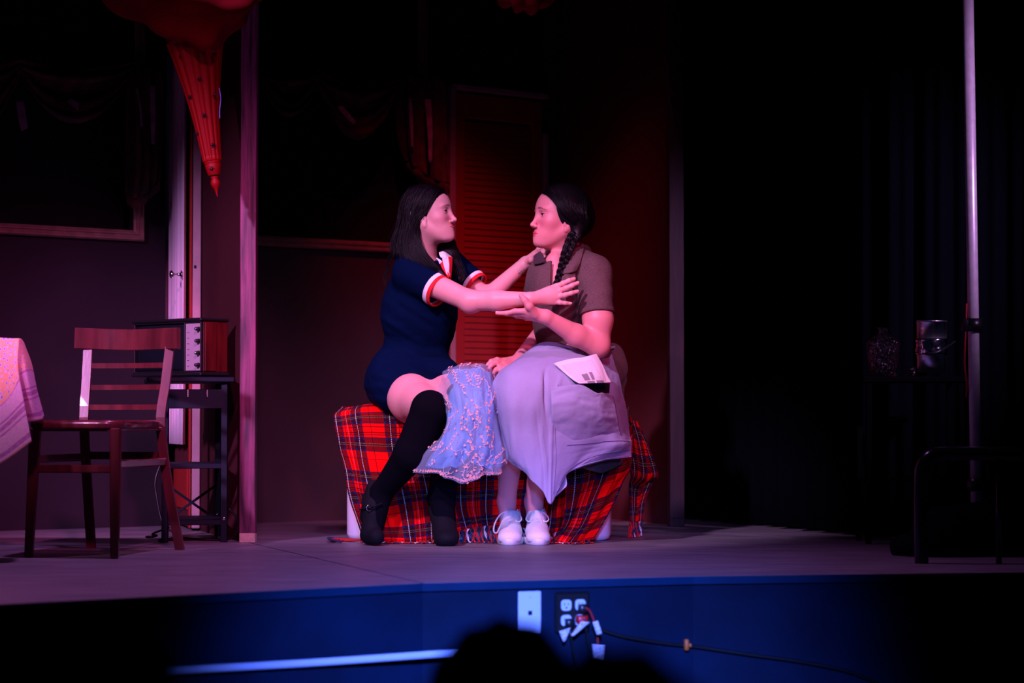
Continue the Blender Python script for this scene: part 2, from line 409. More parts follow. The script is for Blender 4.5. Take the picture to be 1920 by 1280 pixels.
M['floor'] = mat('grey_painted_deck', (0.20, 0.185, 0.21), 0.46, color2=(0.125, 0.115, 0.135), vscale=5, stretch=(1, 5, 1), bump=0.9, bscale=26, detail=12)
M['front'] = mat('blue_grey_painted_board', (0.0008, 0.010, 0.036), 0.7, spec=0.12, var=0.4, vscale=4, bump=0.3, bscale=80)
M['lip'] = mat('painted_deck_edge', (0.001, 0.020, 0.060), 0.65, spec=0.12, var=0.2, vscale=9, bump=0.2)
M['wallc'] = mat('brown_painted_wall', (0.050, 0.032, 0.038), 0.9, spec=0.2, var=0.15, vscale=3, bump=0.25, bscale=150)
M['walll'] = mat('dimmed_brown_wall', (0.024, 0.018, 0.026), 0.9, spec=0.15, var=0.2, vscale=3, bump=0.25, bscale=150)  # darker copy of the brown wall; weaker light put into the colour
M['wallp'] = mat('dimmed_oxblood_wall', (0.050, 0.009, 0.012), 0.9, spec=0.15, var=0.15, vscale=3, bump=0.2, bscale=150)  # darker copy of the oxblood wall, dimmer light worked into its colour
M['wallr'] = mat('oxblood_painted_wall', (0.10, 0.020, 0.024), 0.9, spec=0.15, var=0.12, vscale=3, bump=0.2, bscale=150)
M['black'] = mat('black_masking', (0.006, 0.006, 0.008), 0.9)
M['velvet'] = mat('black_velour', (0.0022, 0.0030, 0.0055), 0.95, spec=0.03)
M['postd'] = wood_mat('dimmed_stained_pine', (0.05, 0.012, 0.02), (0.02, 0.006, 0.012), 0.6, 5, (9, 9, 0.7), 0.4)  # right post: shade put into a darker copy of the stained pine
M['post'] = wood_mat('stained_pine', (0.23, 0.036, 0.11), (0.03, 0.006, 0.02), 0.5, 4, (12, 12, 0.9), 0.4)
M['postend'] = mat('bare_pine_end', (0.75, 0.5, 0.4), 0.7, var=0.3, vscale=30)
M['gold'] = mat('tarnished_gilt_moulding', (0.42, 0.25, 0.20), 0.35, metal=0.35, var=0.3, vscale=20)
M['shutter'] = mat('red_painted_shutter', (0.40, 0.022, 0.018), 0.5, var=0.15, vscale=10, bump=0.1)
M['palewood'] = mat('pale_door_casing', (0.5, 0.32, 0.34), 0.6, var=0.2, vscale=12)
M['lace'] = mat('white_pleated_door_curtain', (0.72, 0.66, 0.70), 0.85, bump=0.2, bscale=300, sheen=0.2)
M['chair'] = wood_mat('mahogany_stained_chair_wood', (0.105, 0.020, 0.022), (0.055, 0.010, 0.013), 0.26, 4, (6, 6, 1), 0.06, 0.35)
M['navym'] = mat('dark_blue_steel', (0.004, 0.009, 0.018), 0.6, spec=0.2)
M['chrome'] = mat('chrome', (0.85, 0.85, 0.88), 0.12, metal=1.0)
M['steel'] = mat('brushed_steel_pole', (0.75, 0.70, 0.76), 0.35, metal=0.3, var=0.15, vscale=40)
M['blackp'] = mat('black_plastic', (0.008, 0.008, 0.010), 0.35)
M['screen'] = mat('dark_picture_tube_glass', (0.006, 0.009, 0.013), 0.08, spec=0.8)
M['panelm'] = mat('brushed_control_panel', (0.45, 0.40, 0.44), 0.4, metal=0.3, var=0.1)
M['tvwood'] = wood_mat('red_walnut_veneer', (0.12, 0.006, 0.006), (0.05, 0.002, 0.003), 0.4, 5, (8, 8, 1), 0.05)
M['white'] = mat('white_glossy_plastic', (0.74, 0.72, 0.76), 0.28)
M['tartan'] = tartan_mat()
M['yarn'] = mat('red_wool_yarn', (0.5, 0.01, 0.01), 0.95); M['yarnd'] = mat('navy_wool_yarn', (0.015, 0.02, 0.07), 0.95); M['yarnw'] = mat('white_wool_yarn', (0.6, 0.55, 0.55), 0.95)
M['navy'] = mat('navy_jersey', (0.0006, 0.005, 0.028), 0.9, bump=0.3, bscale=500, spec=0.04)
M['band_w'] = mat('white_rib_knit', (0.85, 0.82, 0.85), 0.85, bump=0.3, bscale=400)
M['band_r'] = mat('red_rib_knit', (0.75, 0.005, 0.012), 0.85, bump=0.3, bscale=400)
M['stock'] = mat('black_knit_stocking', (0.0030, 0.0030, 0.0060), 0.95, bump=0.3, bscale=600, spec=0.04)
M['shoeb'] = mat('black_suede_shoe', (0.005, 0.005, 0.008), 0.8, spec=0.15)
M['hair1'] = mat('dark_brown_hair', (0.009, 0.005, 0.008), 0.4, bump=0.3, bscale=60, stretch=(6, 6, 0.6), spec=0.22)
M['hair2'] = mat('black_hair', (0.006, 0.004, 0.006), 0.4, bump=0.3, bscale=60, stretch=(6, 6, 0.6), spec=0.2)
M['skin1'] = skin_mat('fair_skin', (0.82, 0.37, 0.37)); M['skin2'] = skin_mat('warm_fair_skin', (0.80, 0.29, 0.30))
M['eyew'] = mat('eye_white', (0.7, 0.66, 0.66), 0.2); M['iris'] = mat('dark_brown_iris', (0.01, 0.005, 0.004), 0.15); M['lash'] = mat('black_lashes', (0.006, 0.004, 0.005), 0.6)
M['tweed'] = mat('brown_tweed_cloth', (0.16, 0.085, 0.085), 0.9, color2=(0.075, 0.038, 0.04), vscale=420, stretch=(1.6, 1.6, 0.55), bump=0.4, bscale=500, detail=2)
M['tweedd'] = mat('dark_collar_velvet', (0.045, 0.02, 0.03), 0.9)
M['apron'] = mat('lavender_grey_cotton', (0.36, 0.37, 0.56), 0.95, spec=0.15, bump=0.35, bscale=90, var=0.05, vscale=10)
M['thread'] = mat('grey_seam_thread', (0.22, 0.18, 0.34), 0.9)
M['satin'] = mat('pale_blue_satin', (0.13, 0.40, 0.80), 0.45, var=0.2, vscale=5)
M['embro'] = mat('pink_and_silver_embroidery', (0.95, 0.52, 0.46), 0.4)
M['canvas'] = mat('white_canvas', (0.68, 0.68, 0.68), 0.8, bump=0.2, bscale=500); M['rubber'] = mat('white_rubber_sole', (0.66, 0.66, 0.66), 0.5)
M['redcloth'] = mat('red_draped_cloth', (0.20, 0.004, 0.007), 0.9, var=0.2, vscale=6, spec=0.1); M['redcone'] = mat('red_lacquered_pleats', (0.22, 0.002, 0.003), 0.5, spec=0.2)
M['bead'] = mat('black_glass_bead', (0.01, 0.01, 0.015), 0.12)
M['valance'] = mat('dark_floral_brocade', (0.10, 0.022, 0.02), 0.85, color2=(0.030, 0.016, 0.02), vscale=14, detail=1)
M['valtrim'] = mat('pale_brocade_stripe', (0.36, 0.27, 0.34), 0.8, var=0.5, vscale=30)
M['sil'] = mat('unlit_black', (0.004, 0.004, 0.005), 0.95, spec=0.0)  # near-black stands in for missing light on the audience and side table
M['cable'] = mat('black_cable', (0.008, 0.008, 0.01), 0.4); M['cabler'] = mat('red_cable', (0.35, 0.01, 0.015), 0.5)
M['tagm'] = mat('white_paper_label', (0.8, 0.7, 0.78), 0.8, color2=(0.35, 0.3, 0.4), vscale=130)
M['brass'] = mat('orange_plastic_clip', (0.70, 0.14, 0.02), 0.5)
M['ivory'] = mat('pale_blue_wall_plate', (0.62, 0.64, 0.85), 0.35)
M['tube'] = mat('pale_painted_pipe', (0.55, 0.6, 0.85), 0.35)
def glass_mat():
    m = mat('cut_crystal', (0.9, 0.9, 0.95), 0.04, trans=1.0); nt, b = nodes(m)
    v = nt.nodes.new('ShaderNodeTexVoronoi'); v.inputs['Scale'].default_value = 90; tc = nt.nodes.new('ShaderNodeTexCoord')
    nt.links.new(tc.outputs['Object'], v.inputs['Vector']); bp = nt.nodes.new('ShaderNodeBump'); bp.inputs['Strength'].default_value = 1.0; bp.inputs['Distance'].default_value = 0.006
    nt.links.new(v.outputs['Distance'], bp.inputs['Height']); nt.links.new(bp.outputs[0], b.inputs['Normal']); return m
M['glass'] = glass_mat()
def tulle_mat():
    m = mat('sheer_pale_tulle', (0.50, 0.66, 0.92), 0.6, alpha=0.17); return m
M['tulle'] = tulle_mat()
def paper_mat():
    m = mat('newsprint', (0.80, 0.74, 0.76), 0.85); nt, b = nodes(m)
    uvn = nt.nodes.new('ShaderNodeUVMap'); sep = nt.nodes.new('ShaderNodeSeparateXYZ'); nt.links.new(uvn.outputs[0], sep.inputs[0])
    # greyed lines of small type in two columns
    ln = mathn(nt, 'GREATER_THAN', mathn(nt, 'FRACT', mathn(nt, 'MULTIPLY', sep.outputs[1], 34.0)), 0.45)
    n = nt.nodes.new('ShaderNodeTexNoise'); n.inputs['Scale'].default_value = 120; nt.links.new(uvn.outputs[0], n.inputs['Vector'])
    word = mathn(nt, 'GREATER_THAN', n.outputs['Fac'], 0.46)
    inx = mathn(nt, 'MULTIPLY', mathn(nt, 'GREATER_THAN', sep.outputs[0], 0.07), mathn(nt, 'LESS_THAN', sep.outputs[0], 0.74))
    iny = mathn(nt, 'MULTIPLY', mathn(nt, 'GREATER_THAN', sep.outputs[1], 0.13), mathn(nt, 'LESS_THAN', sep.outputs[1], 0.95))
    t = mathn(nt, 'MULTIPLY', mathn(nt, 'MULTIPLY', ln, word), mathn(nt, 'MULTIPLY', inx, iny))
    def rect(a, b_, c, d):
        x = mathn(nt, 'MULTIPLY', mathn(nt, 'GREATER_THAN', sep.outputs[0], a), mathn(nt, 'LESS_THAN', sep.outputs[0], b_))
        y = mathn(nt, 'MULTIPLY', mathn(nt, 'GREATER_THAN', sep.outputs[1], c), mathn(nt, 'LESS_THAN', sep.outputs[1], d)); return mathn(nt, 'MULTIPLY', x, y)
    pic = mathn(nt, 'MAXIMUM', mathn(nt, 'MAXIMUM', rect(.30, .45, .56, .86), rect(.49, .56, .54, .86)), mathn(nt, 'MAXIMUM', rect(.34, .54, .90, 1.0), rect(.58, .78, .90, 1.0)))
    fac = mathn(nt, 'MAXIMUM', mathn(nt, 'MULTIPLY', t, 0.45), mathn(nt, 'MULTIPLY', pic, 0.8))
    mx = nt.nodes.new('ShaderNodeMix'); mx.data_type = 'RGBA'; nt.links.new(fac, mx.inputs['Factor']); mx.inputs[6].default_value = (0.82, 0.76, 0.78, 1); mx.inputs[7].default_value = (0.10, 0.06, 0.10, 1)
    nt.links.new(mx.outputs[2], b.inputs['Base Color']); return m
M['paper'] = paper_mat()
def tablecloth_mat():
    m = mat('printed_floral_cotton', (0.8, 0.4, 0.3), 0.85); nt, b = nodes(m)
    uvn = nt.nodes.new('ShaderNodeUVMap'); sep = nt.nodes.new('ShaderNodeSeparateXYZ'); nt.links.new(uvn.outputs[0], sep.inputs[0])
    vo = nt.nodes.new('ShaderNodeTexVoronoi'); vo.inputs['Scale'].default_value = 34; vo.inputs['Randomness'].default_value = 0.35; nt.links.new(uvn.outputs[0], vo.inputs['Vector'])
    r = nt.nodes.new('ShaderNodeValToRGB'); r.color_ramp.interpolation = 'CONSTANT'; e = r.color_ramp.elements
    e[0].position = 0; e[0].color = (0.22, 0.16, 0.62, 1); e[1].position = 0.22; e[1].color = (0.66, 0.5, 0.8, 1); q = e.new(0.34); q.color = (0.82, 0.38, 0.26, 1)
    nt.links.new(vo.outputs['Distance'], r.inputs[0])
    # border bands towards the hem (v counts metres from the table edge)
    rb = nt.nodes.new('ShaderNodeValToRGB'); rb.color_ramp.interpolation = 'CONSTANT'; eb = rb.color_ramp.elements
    pk = (0.72, 0.42, 0.55, 1); mg = (0.42, 0.12, 0.33, 1); og = (0.8, 0.36, 0.26, 1)
    eb[0].position = 0; eb[0].color = mg; eb[1].position = .04; eb[1].color = pk
    for p_, c_ in ((.34, mg), (.38, pk), (.42, mg), (.50, pk), (.55, mg), (.58, pk), (.84, mg), (.92, pk), (.96, og)): x = eb.new(p_); x.color = c_
    nz = nt.nodes.new('ShaderNodeTexNoise'); nz.inputs['Scale'].default_value = 45; nt.links.new(uvn.outputs[0], nz.inputs['Vector'])
    bv = mathn(nt, 'DIVIDE', mathn(nt, 'SUBTRACT', sep.outputs[1], 1.0), 1.0)
    nt.links.new(bv, rb.inputs[0])
    mx0 = nt.nodes.new('ShaderNodeMix'); mx0.data_type = 'RGBA'; nt.links.new(mathn(nt, 'MULTIPLY', mathn(nt, 'GREATER_THAN', nz.outputs['Fac'], 0.52), 0.55), mx0.inputs['Factor'])
    nt.links.new(rb.outputs[0], mx0.inputs[6]); mx0.inputs[7].default_value = (0.45, 0.3, 0.7, 1)
    mx = nt.nodes.new('ShaderNodeMix'); mx.data_type = 'RGBA'; nt.links.new(mathn(nt, 'GREATER_THAN', bv, 0.0), mx.inputs['Factor'])
    nt.links.new(r.outputs[0], mx.inputs[6]); nt.links.new(mx0.outputs[2], mx.inputs[7]); nt.links.new(mx.outputs[2], b.inputs['Base Color']); return m
M['cloth'] = tablecloth_mat()
RNG = np.random.default_rng(7); random.seed(7)

def brushed():
    m = mat('polished_brushed_steel', (0.9, 0.9, 0.92), 0.22, metal=1.0); nt, b = nodes(m); b.inputs['Anisotropic'].default_value = 0.92; b.inputs['Anisotropic Rotation'].default_value = 0.0
    t = nt.nodes.new('ShaderNodeTangent'); t.direction_type = 'RADIAL'; t.axis = 'Z'; nt.links.new(t.outputs[0], b.inputs['Tangent']); return m
M['brushed'] = brushed()

# ================================================================ THE SETTING
LP = np.array([-.961, 8.106]); EX = np.array([.804, .595]); NX = np.array([-.595, .804])
def Q(s, t, z=0.0): p = LP + EX * s + NX * t; return np.array([p[0], p[1], z])
def struct(name, vf, m, parent=None, **k): o = obj(name, vf, m, parent, smooth=k.pop('smooth', False), **k); (o.__setitem__('kind', 'structure') if parent is None else None); return o
def slab(poly, z0, z1):
    ar_ = sum(poly[i][0] * poly[(i + 1) % len(poly)][1] - poly[(i + 1) % len(poly)][0] * poly[i][1] for i in range(len(poly)))
    if ar_ < 0: poly = list(poly)[::-1]
    n = len(poly); v = [(p[0], p[1], z0) for p in poly] + [(p[0], p[1], z1) for p in poly]
    f = [tuple(range(n))[::-1], tuple(range(n, 2 * n))] + [(i, (i + 1) % n, n + (i + 1) % n, n + i) for i in range(n)]
    return np.array(v, float), f
# stage deck: a polygonal front edge, board joints left open as thin recesses
edge = [(-2.9, 4.17), tuple(FL(0, 1132.7))[:2], tuple(FL(792, 1092.8))[:2], tuple(FL(1300, 1080))[:2], tuple(FL(1870, 1073))[:2], (3.2, 6.75)]
edge = [np.array(e) for e in edge]
def edge_at(x):
    for a, b in zip(edge[:-1], edge[1:]):
        if x <= b[0]: return a[1] + (b[1] - a[1]) * (x - a[0]) / (b[0] - a[0])
    return edge[-1][1]
xs = [-2.9, edge[2][0] - 0.0, 3.2]
j1 = FL(792, 1092.8); j2 = FL(480, 1020)      # the deck joint the photograph shows
dirj = unit(np.array([j2[0] - j1[0], j2[1] - j1[1]])); jb = np.array(j1[:2]) + dirj * 7.5
g = 0.004
deckL = [edge[0], edge[1], edge[2] - [g, 0], jb - [g, 0], (-8, 13), (-8, 5)]
deckR = [edge[2] + [g, 0], edge[3], edge[4], edge[5], (4, 13), jb + [g, 0]]
struct('floor', slab([(-2.92, 4.2), edge[1] + [0, .02], edge[2] + [0, .02], edge[3] + [0, .02], edge[4] + [0, .02], (3.2, 6.77), (4, 13), (-8, 13), (-8, 4.3)], -0.06, -0.02), M['floor'])
fl = bpy.data.objects['floor']
obj('deck_board', slab(deckL, -0.022, 0), M['floor'], fl, smooth=False)
obj('deck_board', slab(deckR, -0.022, 0), M['floor'], fl, smooth=False)
# stage lip and riser
def strip(pts, z0, z1, th=0.02, back=0.0):
    pts = [np.array(p) for p in pts]; f = [p + [0, back] for p in pts]; b = [p + [0, back + th] for p in pts][::-1]
    return slab(f + b, z0, z1)
struct('trim_1', strip(edge, -0.022, -0.0005, 0.03, -0.006), M['lip'])
struct('wall_front', strip(edge, -0.80, -0.026, 0.04, 0.012), M['front'])
struct('ground', slab([(-8, -3), (6, -3), (6, 7), (-8, 7)], -0.85, -0.80), M['black'])
bpy.data.objects['ground'].name = 'floor_hall'
# flats of the set
TOP = 3.4
def wall(name, a, b, m, th=0.03, openings=(), z1=TOP, z0=0.0):
    """vertical flat from a to b (xy), with rectangular openings (s0,s1,z0,z1) in metres"""
    a = np.array(a[:2], float); b = np.array(b[:2], float); L = np.linalg.norm(b - a); e = (b - a) / L; n = np.array([-e[1], e[0]])
    ss = sorted({0, L, *[o[0] for o in openings], *[o[1] for o in openings]}); zs = sorted({z0, z1, *[o[2] for o in openings], *[o[3] for o in openings]})
    parts = []
    for s0, s1 in zip(ss[:-1], ss[1:]):
        for q0, q1 in zip(zs[:-1], zs[1:]):
            cs, cz = (s0 + s1) / 2, (q0 + q1) / 2
            if any(o[0] < cs < o[1] and o[2] < cz < o[3] for o in openings): continue
            p0, p1 = a + e * s0, a + e * s1
            parts.append(slab([p0, p1, p1 + n * th, p0 + n * th], q0, q1))
    return struct(name, join(parts), m)
def s_at(u):   # where the back-wall line crosses the view ray of column u
    k = (u - 960) / F; p0 = LP + NX * 1.345
    return (k * p0[1] - p0[0]) / (EX[0] - k * EX[1])
def back(u): s = s_at(u); return Q(s, 1.345)
def zat(v, d): return HC + math.tan(math.atan((640 - v) / F) + PITCH) * d
sw0, sw1 = s_at(-420), s_at(309)
bl0, bl1 = back(-420), back(309)
L0 = sw0
wz = zat(425, back(120)[1])
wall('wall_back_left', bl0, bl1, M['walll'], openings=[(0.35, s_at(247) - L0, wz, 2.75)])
c0, c1 = back(374), back(836); C0 = s_at(374)
wz2 = zat(448, back(600)[1]); k0, k1 = s_at(400) - C0, s_at(781) - C0
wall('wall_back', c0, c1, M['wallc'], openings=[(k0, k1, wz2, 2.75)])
d0, d1 = back(1017), back(1043)
struct('wall_back_right', slab([d0[:2], d1[:2], d1[:2] + NX * .03, d0[:2] + NX * .03], 0, TOP), M['wallr'])
hz = zat(180, back(930)[1])
e0 = back(836)[:2]; e1 = back(1017)[:2]
struct('wall_above_door', slab([e0, e1, e1 + NX * .03, e0 + NX * .03], hz + .03, TOP), M['wallc'])
# side flats
pl0 = np.array([-.985, 8.175]); pl1 = pl0 + unit(np.array([-1.243, 8.98]) - pl0) * 1.02
en = unit(pl1 - pl0); nn = np.array([-en[1], en[0]])
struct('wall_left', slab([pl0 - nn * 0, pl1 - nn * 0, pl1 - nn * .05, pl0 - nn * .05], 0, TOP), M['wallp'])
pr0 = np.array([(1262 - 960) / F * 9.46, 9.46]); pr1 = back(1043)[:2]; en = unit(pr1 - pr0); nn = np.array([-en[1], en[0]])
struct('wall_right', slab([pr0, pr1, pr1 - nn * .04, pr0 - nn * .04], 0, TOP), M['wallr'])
# black masking far behind and above
struct('wall_masking', slab([(-7, 12.2), (4, 12.2), (4, 12.3), (-7, 12.3)], 0, 5), M['black'])
# ---- timber posts
def post(u, v, w_, label, dep=0.04):
    b = FL(u, v); t = thing('wooden_post', b, label, 'post', None)
    yw = math.radians(-4 if u < 900 else 12); R = [np.array([math.cos(yw), math.sin(yw), 0]), np.array([-math.sin(yw), math.cos(yw), 0]), np.array([0, 0, 1.0])]
    n = 26; vs, fs = [], []
    # a slightly uneven sawn timber: stacked rings with chamfered corners
    prof = [(-1, -.9), (-.93, -1), (.93, -1), (1, -.9), (1, .9), (.93, 1), (-.93, 1), (-1, .9)]
    for i in range(n + 1):
        z = 0.035 + (TOP - 0.035) * i / n; j = RNG.normal(0, 0.0006, 2)
        for a, c in prof:
            p = V3(b) + R[0] * (a * w_ / 2 + j[0]) + R[1] * (c * dep / 2 + j[1] + dep / 2); vs.append((p[0], p[1], z))
    m = len(prof); fs = [(i * m + k, i * m + (k + 1) % m, (i + 1) * m + (k + 1) % m, (i + 1) * m + k) for i in range(n) for k in range(m)] + [tuple(range(m))[::-1], tuple(n * m + k for k in range(m))]
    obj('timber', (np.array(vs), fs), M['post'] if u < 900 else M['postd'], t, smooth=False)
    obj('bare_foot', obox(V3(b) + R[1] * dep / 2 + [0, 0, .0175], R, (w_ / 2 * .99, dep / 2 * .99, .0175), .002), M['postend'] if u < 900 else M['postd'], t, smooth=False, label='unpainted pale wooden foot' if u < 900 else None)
    return t
post(463, 1017, .058, 'tall stained wooden post beside the television stand, left of the seated women')
post(1270, 987, .064, 'tall shade-toned stained wooden post at the front edge of the right red wall')
# ---- gilt mouldings of the two windows
def moulding(name, a, b, inward, m=M['gold'], w_=.045):
    """stepped profile bar from a to b; inward = unit vector across the bar towards the opening"""
    a = V3(a); b = V3(b); inw = unit(inward); out = -np.array([NX[0], NX[1], 0])   # towards the audience
    sec = [(0, 0), (0, .012), (.006, .022), (.013, .022), (.016, .013), (.024, .013), (.028, .019), (.034, .019), (.037, .009), (w_, .006), (w_, 0)]
    n = len(sec); vs = []
    for p, s in ((a, -1), (b, 1)):
        ax = unit(b - a)
        for x, y in sec: vs.append(p + inw * (w_ - x) * -1 + out * y + ax * s * (w_ - (w_ - x)) * -1 * 0 + ax * s * (w_ - x))
    fs = [(j, (j + 1) % n, n + (j + 1) % n, n + j) for j in range(n)] + [tuple(range(n))[::-1], tuple(range(n, 2 * n))]
    return np.array(vs), fs
def window(name, sa, sb, za, zb, sides='blr'):
    e = np.array([EX[0], EX[1], 0]); t = bpy.data.objects.new(name, None); COL.objects.link(t); base = Q(sa, 1.345, za); t.location = tuple(base); ROOT[t] = base; t['kind'] = 'structure'
    A, B, C_, D = Q(sa, 1.34, za), Q(sb, 1.34, za), Q(sb, 1.34, zb), Q(sa, 1.34, zb)
    obj('window_frame', moulding('b', A, B, (0, 0, 1)), M['gold'], t, smooth=False)
    obj('window_frame', moulding('r', C_, B, -e), M['gold'], t, smooth=False)
    obj('window_frame', moulding('l', A, D, e), M['gold'], t, smooth=False)
    obj('window_frame', moulding('t', D, C_, (0, 0, -1)), M['gold'], t, smooth=False)
    o = -np.array([NX[0], NX[1], 0])
    q = [p - o * .09 for p in (A, B, C_, D)]; q2 = [p - o * .10 for p in (A, B, C_, D)]
    obj('window_backing', (np.array(q + q2), [(0, 1, 2, 3), (7, 6, 5, 4), (0, 4, 5, 1), (1, 5, 6, 2), (2, 6, 7, 3), (3, 7, 4, 0)]), M['black'], t, smooth=False)
    return t
window('window_1', sw0 + .35, s_at(247), wz, 2.75)
window('window_2', s_at(400), s_at(781), wz2, 2.75)
# ---- louvred shutter door
e3 = np.array([EX[0], EX[1], 0]); o3 = -np.array([NX[0], NX[1], 0]); zz = np.array([0, 0, 1.0])
sA, sB = s_at(846), s_at(1009)
sd = thing('louvred_door', Q((sA + sB) / 2, 1.33), 'red louvred shutter door with many narrow slats, behind and between the two women', 'door')
hgt = hz - .01; W = sB - sA; st = .055
def plate(s0, s1, z0, z1, t0, t1, bev=.003):
    c = (Q(s0, (t0 + t1) / 2, (z0 + z1) / 2) + Q(s1, (t0 + t1) / 2, (z0 + z1) / 2)) / 2
    return obox(c, [e3, np.array([NX[0], NX[1], 0]), zz], (abs(s1 - s0) / 2, abs(t1 - t0) / 2, abs(z1 - z0) / 2), bev)
obj('stile', plate(sA, sA + st, .01, hgt, 1.315, 1.345), M['shutter'], sd, smooth=False)
obj('stile', plate(sB - st, sB, .01, hgt, 1.315, 1.345), M['shutter'], sd, smooth=False)
obj('rail', plate(sA + st, sB - st, .01, .14, 1.315, 1.345), M['shutter'], sd, smooth=False)
obj('rail', plate(sA + st, sB - st, hgt - .11, hgt, 1.315, 1.345), M['shutter'], sd, smooth=False)
pitch_s = 0.0290; z = .155; k = 0; first = None
while z < hgt - .125:
    if first is None:
        tilt = math.radians(79); up = zz * math.sin(tilt) + o3 * -math.cos(tilt)
        vf = obox(Q((sA + sB) / 2, 1.331, z), [e3, np.cross(e3, up), up], (W / 2 - st, .0024, .0166), .0010)
        first = obj('slat', vf, M['shutter'], sd, smooth=False)
    else:
        c = first.copy(); COL.objects.link(c); c.parent = sd; c.location = (0, 0, z - .155)
    z += pitch_s
tr = thing('trim_2', Q(sA, 1.34), None, None); tr['kind'] = 'structure'
obj('casing', plate(sA - .034, sA - .004, 0, hz + .03, 1.30, 1.35), M['palewood'], tr, smooth=False)
obj('casing', plate(sB + .004, sB + .030, 0, hz - .16, 1.30, 1.35), M['palewood'], tr, smooth=False)
obj('casing', plate(sA - .034, sB + .030, hz + .005, hz + .03, 1.30, 1.35), M['palewood'], tr, smooth=False)
# ---- open door with a pleated curtain at the left
dn = np.array([(359 - 960) / F * 8.98, 8.98]); df = np.array([(314 - 960) / F * 9.74, 9.74]); ed = unit(df - dn); nd = np.array([ed[1], -ed[0]])
if nd[0] > 0: nd = -nd       # the curtain side looks to the left and to the audience
ed3 = np.array([*ed, 0]); nd3 = np.array([*nd, 0]); DL = np.linalg.norm(df - dn)
door = thing('door_1', (dn[0], dn[1], 0), None, None); door['kind'] = 'structure'
def dplate(a, b, z0, z1, t0, t1, bev=.003):
    c = np.array([*(dn + ed * (a + b) / 2), (z0 + z1) / 2]) + nd3 * (t0 + t1) / 2
    return obox(c, [ed3, nd3, zz], (abs(b - a) / 2, abs(t1 - t0) / 2, abs(z1 - z0) / 2), bev)
DT = -.034
obj('door_panel', dplate(0.02, DL, .01, 2.02, DT, -.004), M['wallr'], door, smooth=False)
obj('lower_panel', dplate(.10, DL - .1, .08, .26, -.004, .003), M['shutter'], door, smooth=False)
obj('door_edge', dplate(-.004, .02, .01, 2.02, DT - .002, .0), M['palewood'], door, smooth=False)
obj('jamb', dplate(-.012, .03, 0.01, 2.05, .001, .008), M['shutter'], door, smooth=False)
nu, nv = 110, 14; G = np.zeros((nv, nu, 3))
for j in range(nv):
    zc = 2.0 - (2.0 - .345) * j / (nv - 1)
    for i in range(nu):
        a = .015 + (DL - .03) * i / (nu - 1); wv = .008 * math.sin(a * 105 + .6 * math.sin(a * 23 + zc)) + .004 * math.sin(a * 41)
        G[j, i] = np.array([*(dn + ed * a), zc]) + nd3 * (.024 + wv)
v_, f_, uv_ = shell(G, .002); obj('door_curtain', (v_, f_), M['lace'], door, label='white pleated curtain')
kc = np.array([*(dn + ed * .045), zat(514, 9.0)]) + nd3 * .034
obj('door_knob', join([lathe([(.0, 0), (.017, .001), (.017, .004), (.006, .007), (.006, .028), (.013, .032), (.0165, .040), (.014, .048), (.0, .052)], kc, 20, nd3)]), M['chrome'], door)
obj('latch_hole', obox(np.array([*(dn - ed * .005), zat(499, 8.95)]) - nd3 * .012, [ed3, nd3, zz], (.0012, .005, .006), .001), M['black'], door, smooth=False)
# ---- black stage curtains on the right
rows = []
base = np.array([tuple(p) for p in [(.72, 10.3, 0), (1.02, 9.5, 0), (1.37, 8.62, 0), (1.75, 8.42, 0), (2.2, 8.35, 0), (2.9, 8.3, 0)]]); line = cr(base, 420)
tgl = np.gradient(line, axis=0); tgl /= np.linalg.norm(tgl, axis=1)[:, None]; nl = np.stack([tgl[:, 1], -tgl[:, 0], 0 * tgl[:, 0]], 1)
s_ = np.concatenate([[0], np.cumsum(np.linalg.norm(np.diff(line, axis=0), axis=1))]); nv = 16; G = np.zeros((nv, 420, 3))
for j in range(nv):
    zc = 3.6 - 3.59 * j / (nv - 1); amp = .032 + .012 * math.sin(j * .5)
    wv = amp * np.sin(s_ * 42 + 1.2 * np.sin(s_ * 7) + .05 * j) + .012 * np.sin(s_ * 95 + j * .1)
    G[j] = line + nl * wv[:, None]; G[j, :, 2] = zc
v_, f_, uv_ = shell(G, .004)
half = obj('stage_curtain', (v_, f_), M['velvet']); tag(half, 'full-height black pleated stage curtain to the right of the set', 'curtain')
# ---- swagged valances
def valance(rootlab, us, pts_sag, tail, d_, grp=None, trims=()):
    t = thing('valance', P(us[0], 120, d_[0]), rootlab, 'valance')
    for (ua, va, da), (ub, vb, db), sag, drop in pts_sag:
        rows = []
        for q in range(5):
            k_ = q / 4; row = []
            for i in range(7):
                x = i / 6; hang = 4 * x * (1 - x)
                row.append((ua + (ub - ua) * x, (va + (vb - va) * x) + hang * (sag * (.35 + .65 * k_)) + drop * k_ * (.25 + .75 * hang), da + (db - da) * x - .05 * math.sin(k_ * 9) * hang - .02))
            rows.append(row)
        G = net(rows, 60, 40); U, Vv = ngrid(60, 40)
        v_, f_, uv_ = shell(G, .005, .012 * np.sin(Vv * 26 + 3 * U * (1 - U) * 4)); obj('swag', (v_, f_), M['valance'], t)
    for rws, fr in tail:
        G = net(rws, 50, 30); U, Vv = ngrid(50, 30); v_, f_, uv_ = shell(G, .005, .012 * np.sin(U * 24 + 1.5 * Vv)); obj('tail', (v_, f_), M['valance'], t)
        bot = G[-1]; ps = []
        for i in range(0, 50, 1):
            p = bot[i]; ps.append(tube([p, p + [0.002 * math.sin(i), -.004, -.02], p + [.003 * math.cos(i * 2), 0, -.045]], .0022, 4))
        obj('fringe', join(ps), M['valance'], t, kind='stuff')
    for rws in trims:
        G = net(rws, 8, 20); v_, f_, uv_ = shell(G, .004); obj('trim_stripe', (v_, f_), M['valtrim'], t, label='pale stripe')
    return t
dl0, dl1 = back(0)[1] - .12, back(290)[1] - .14
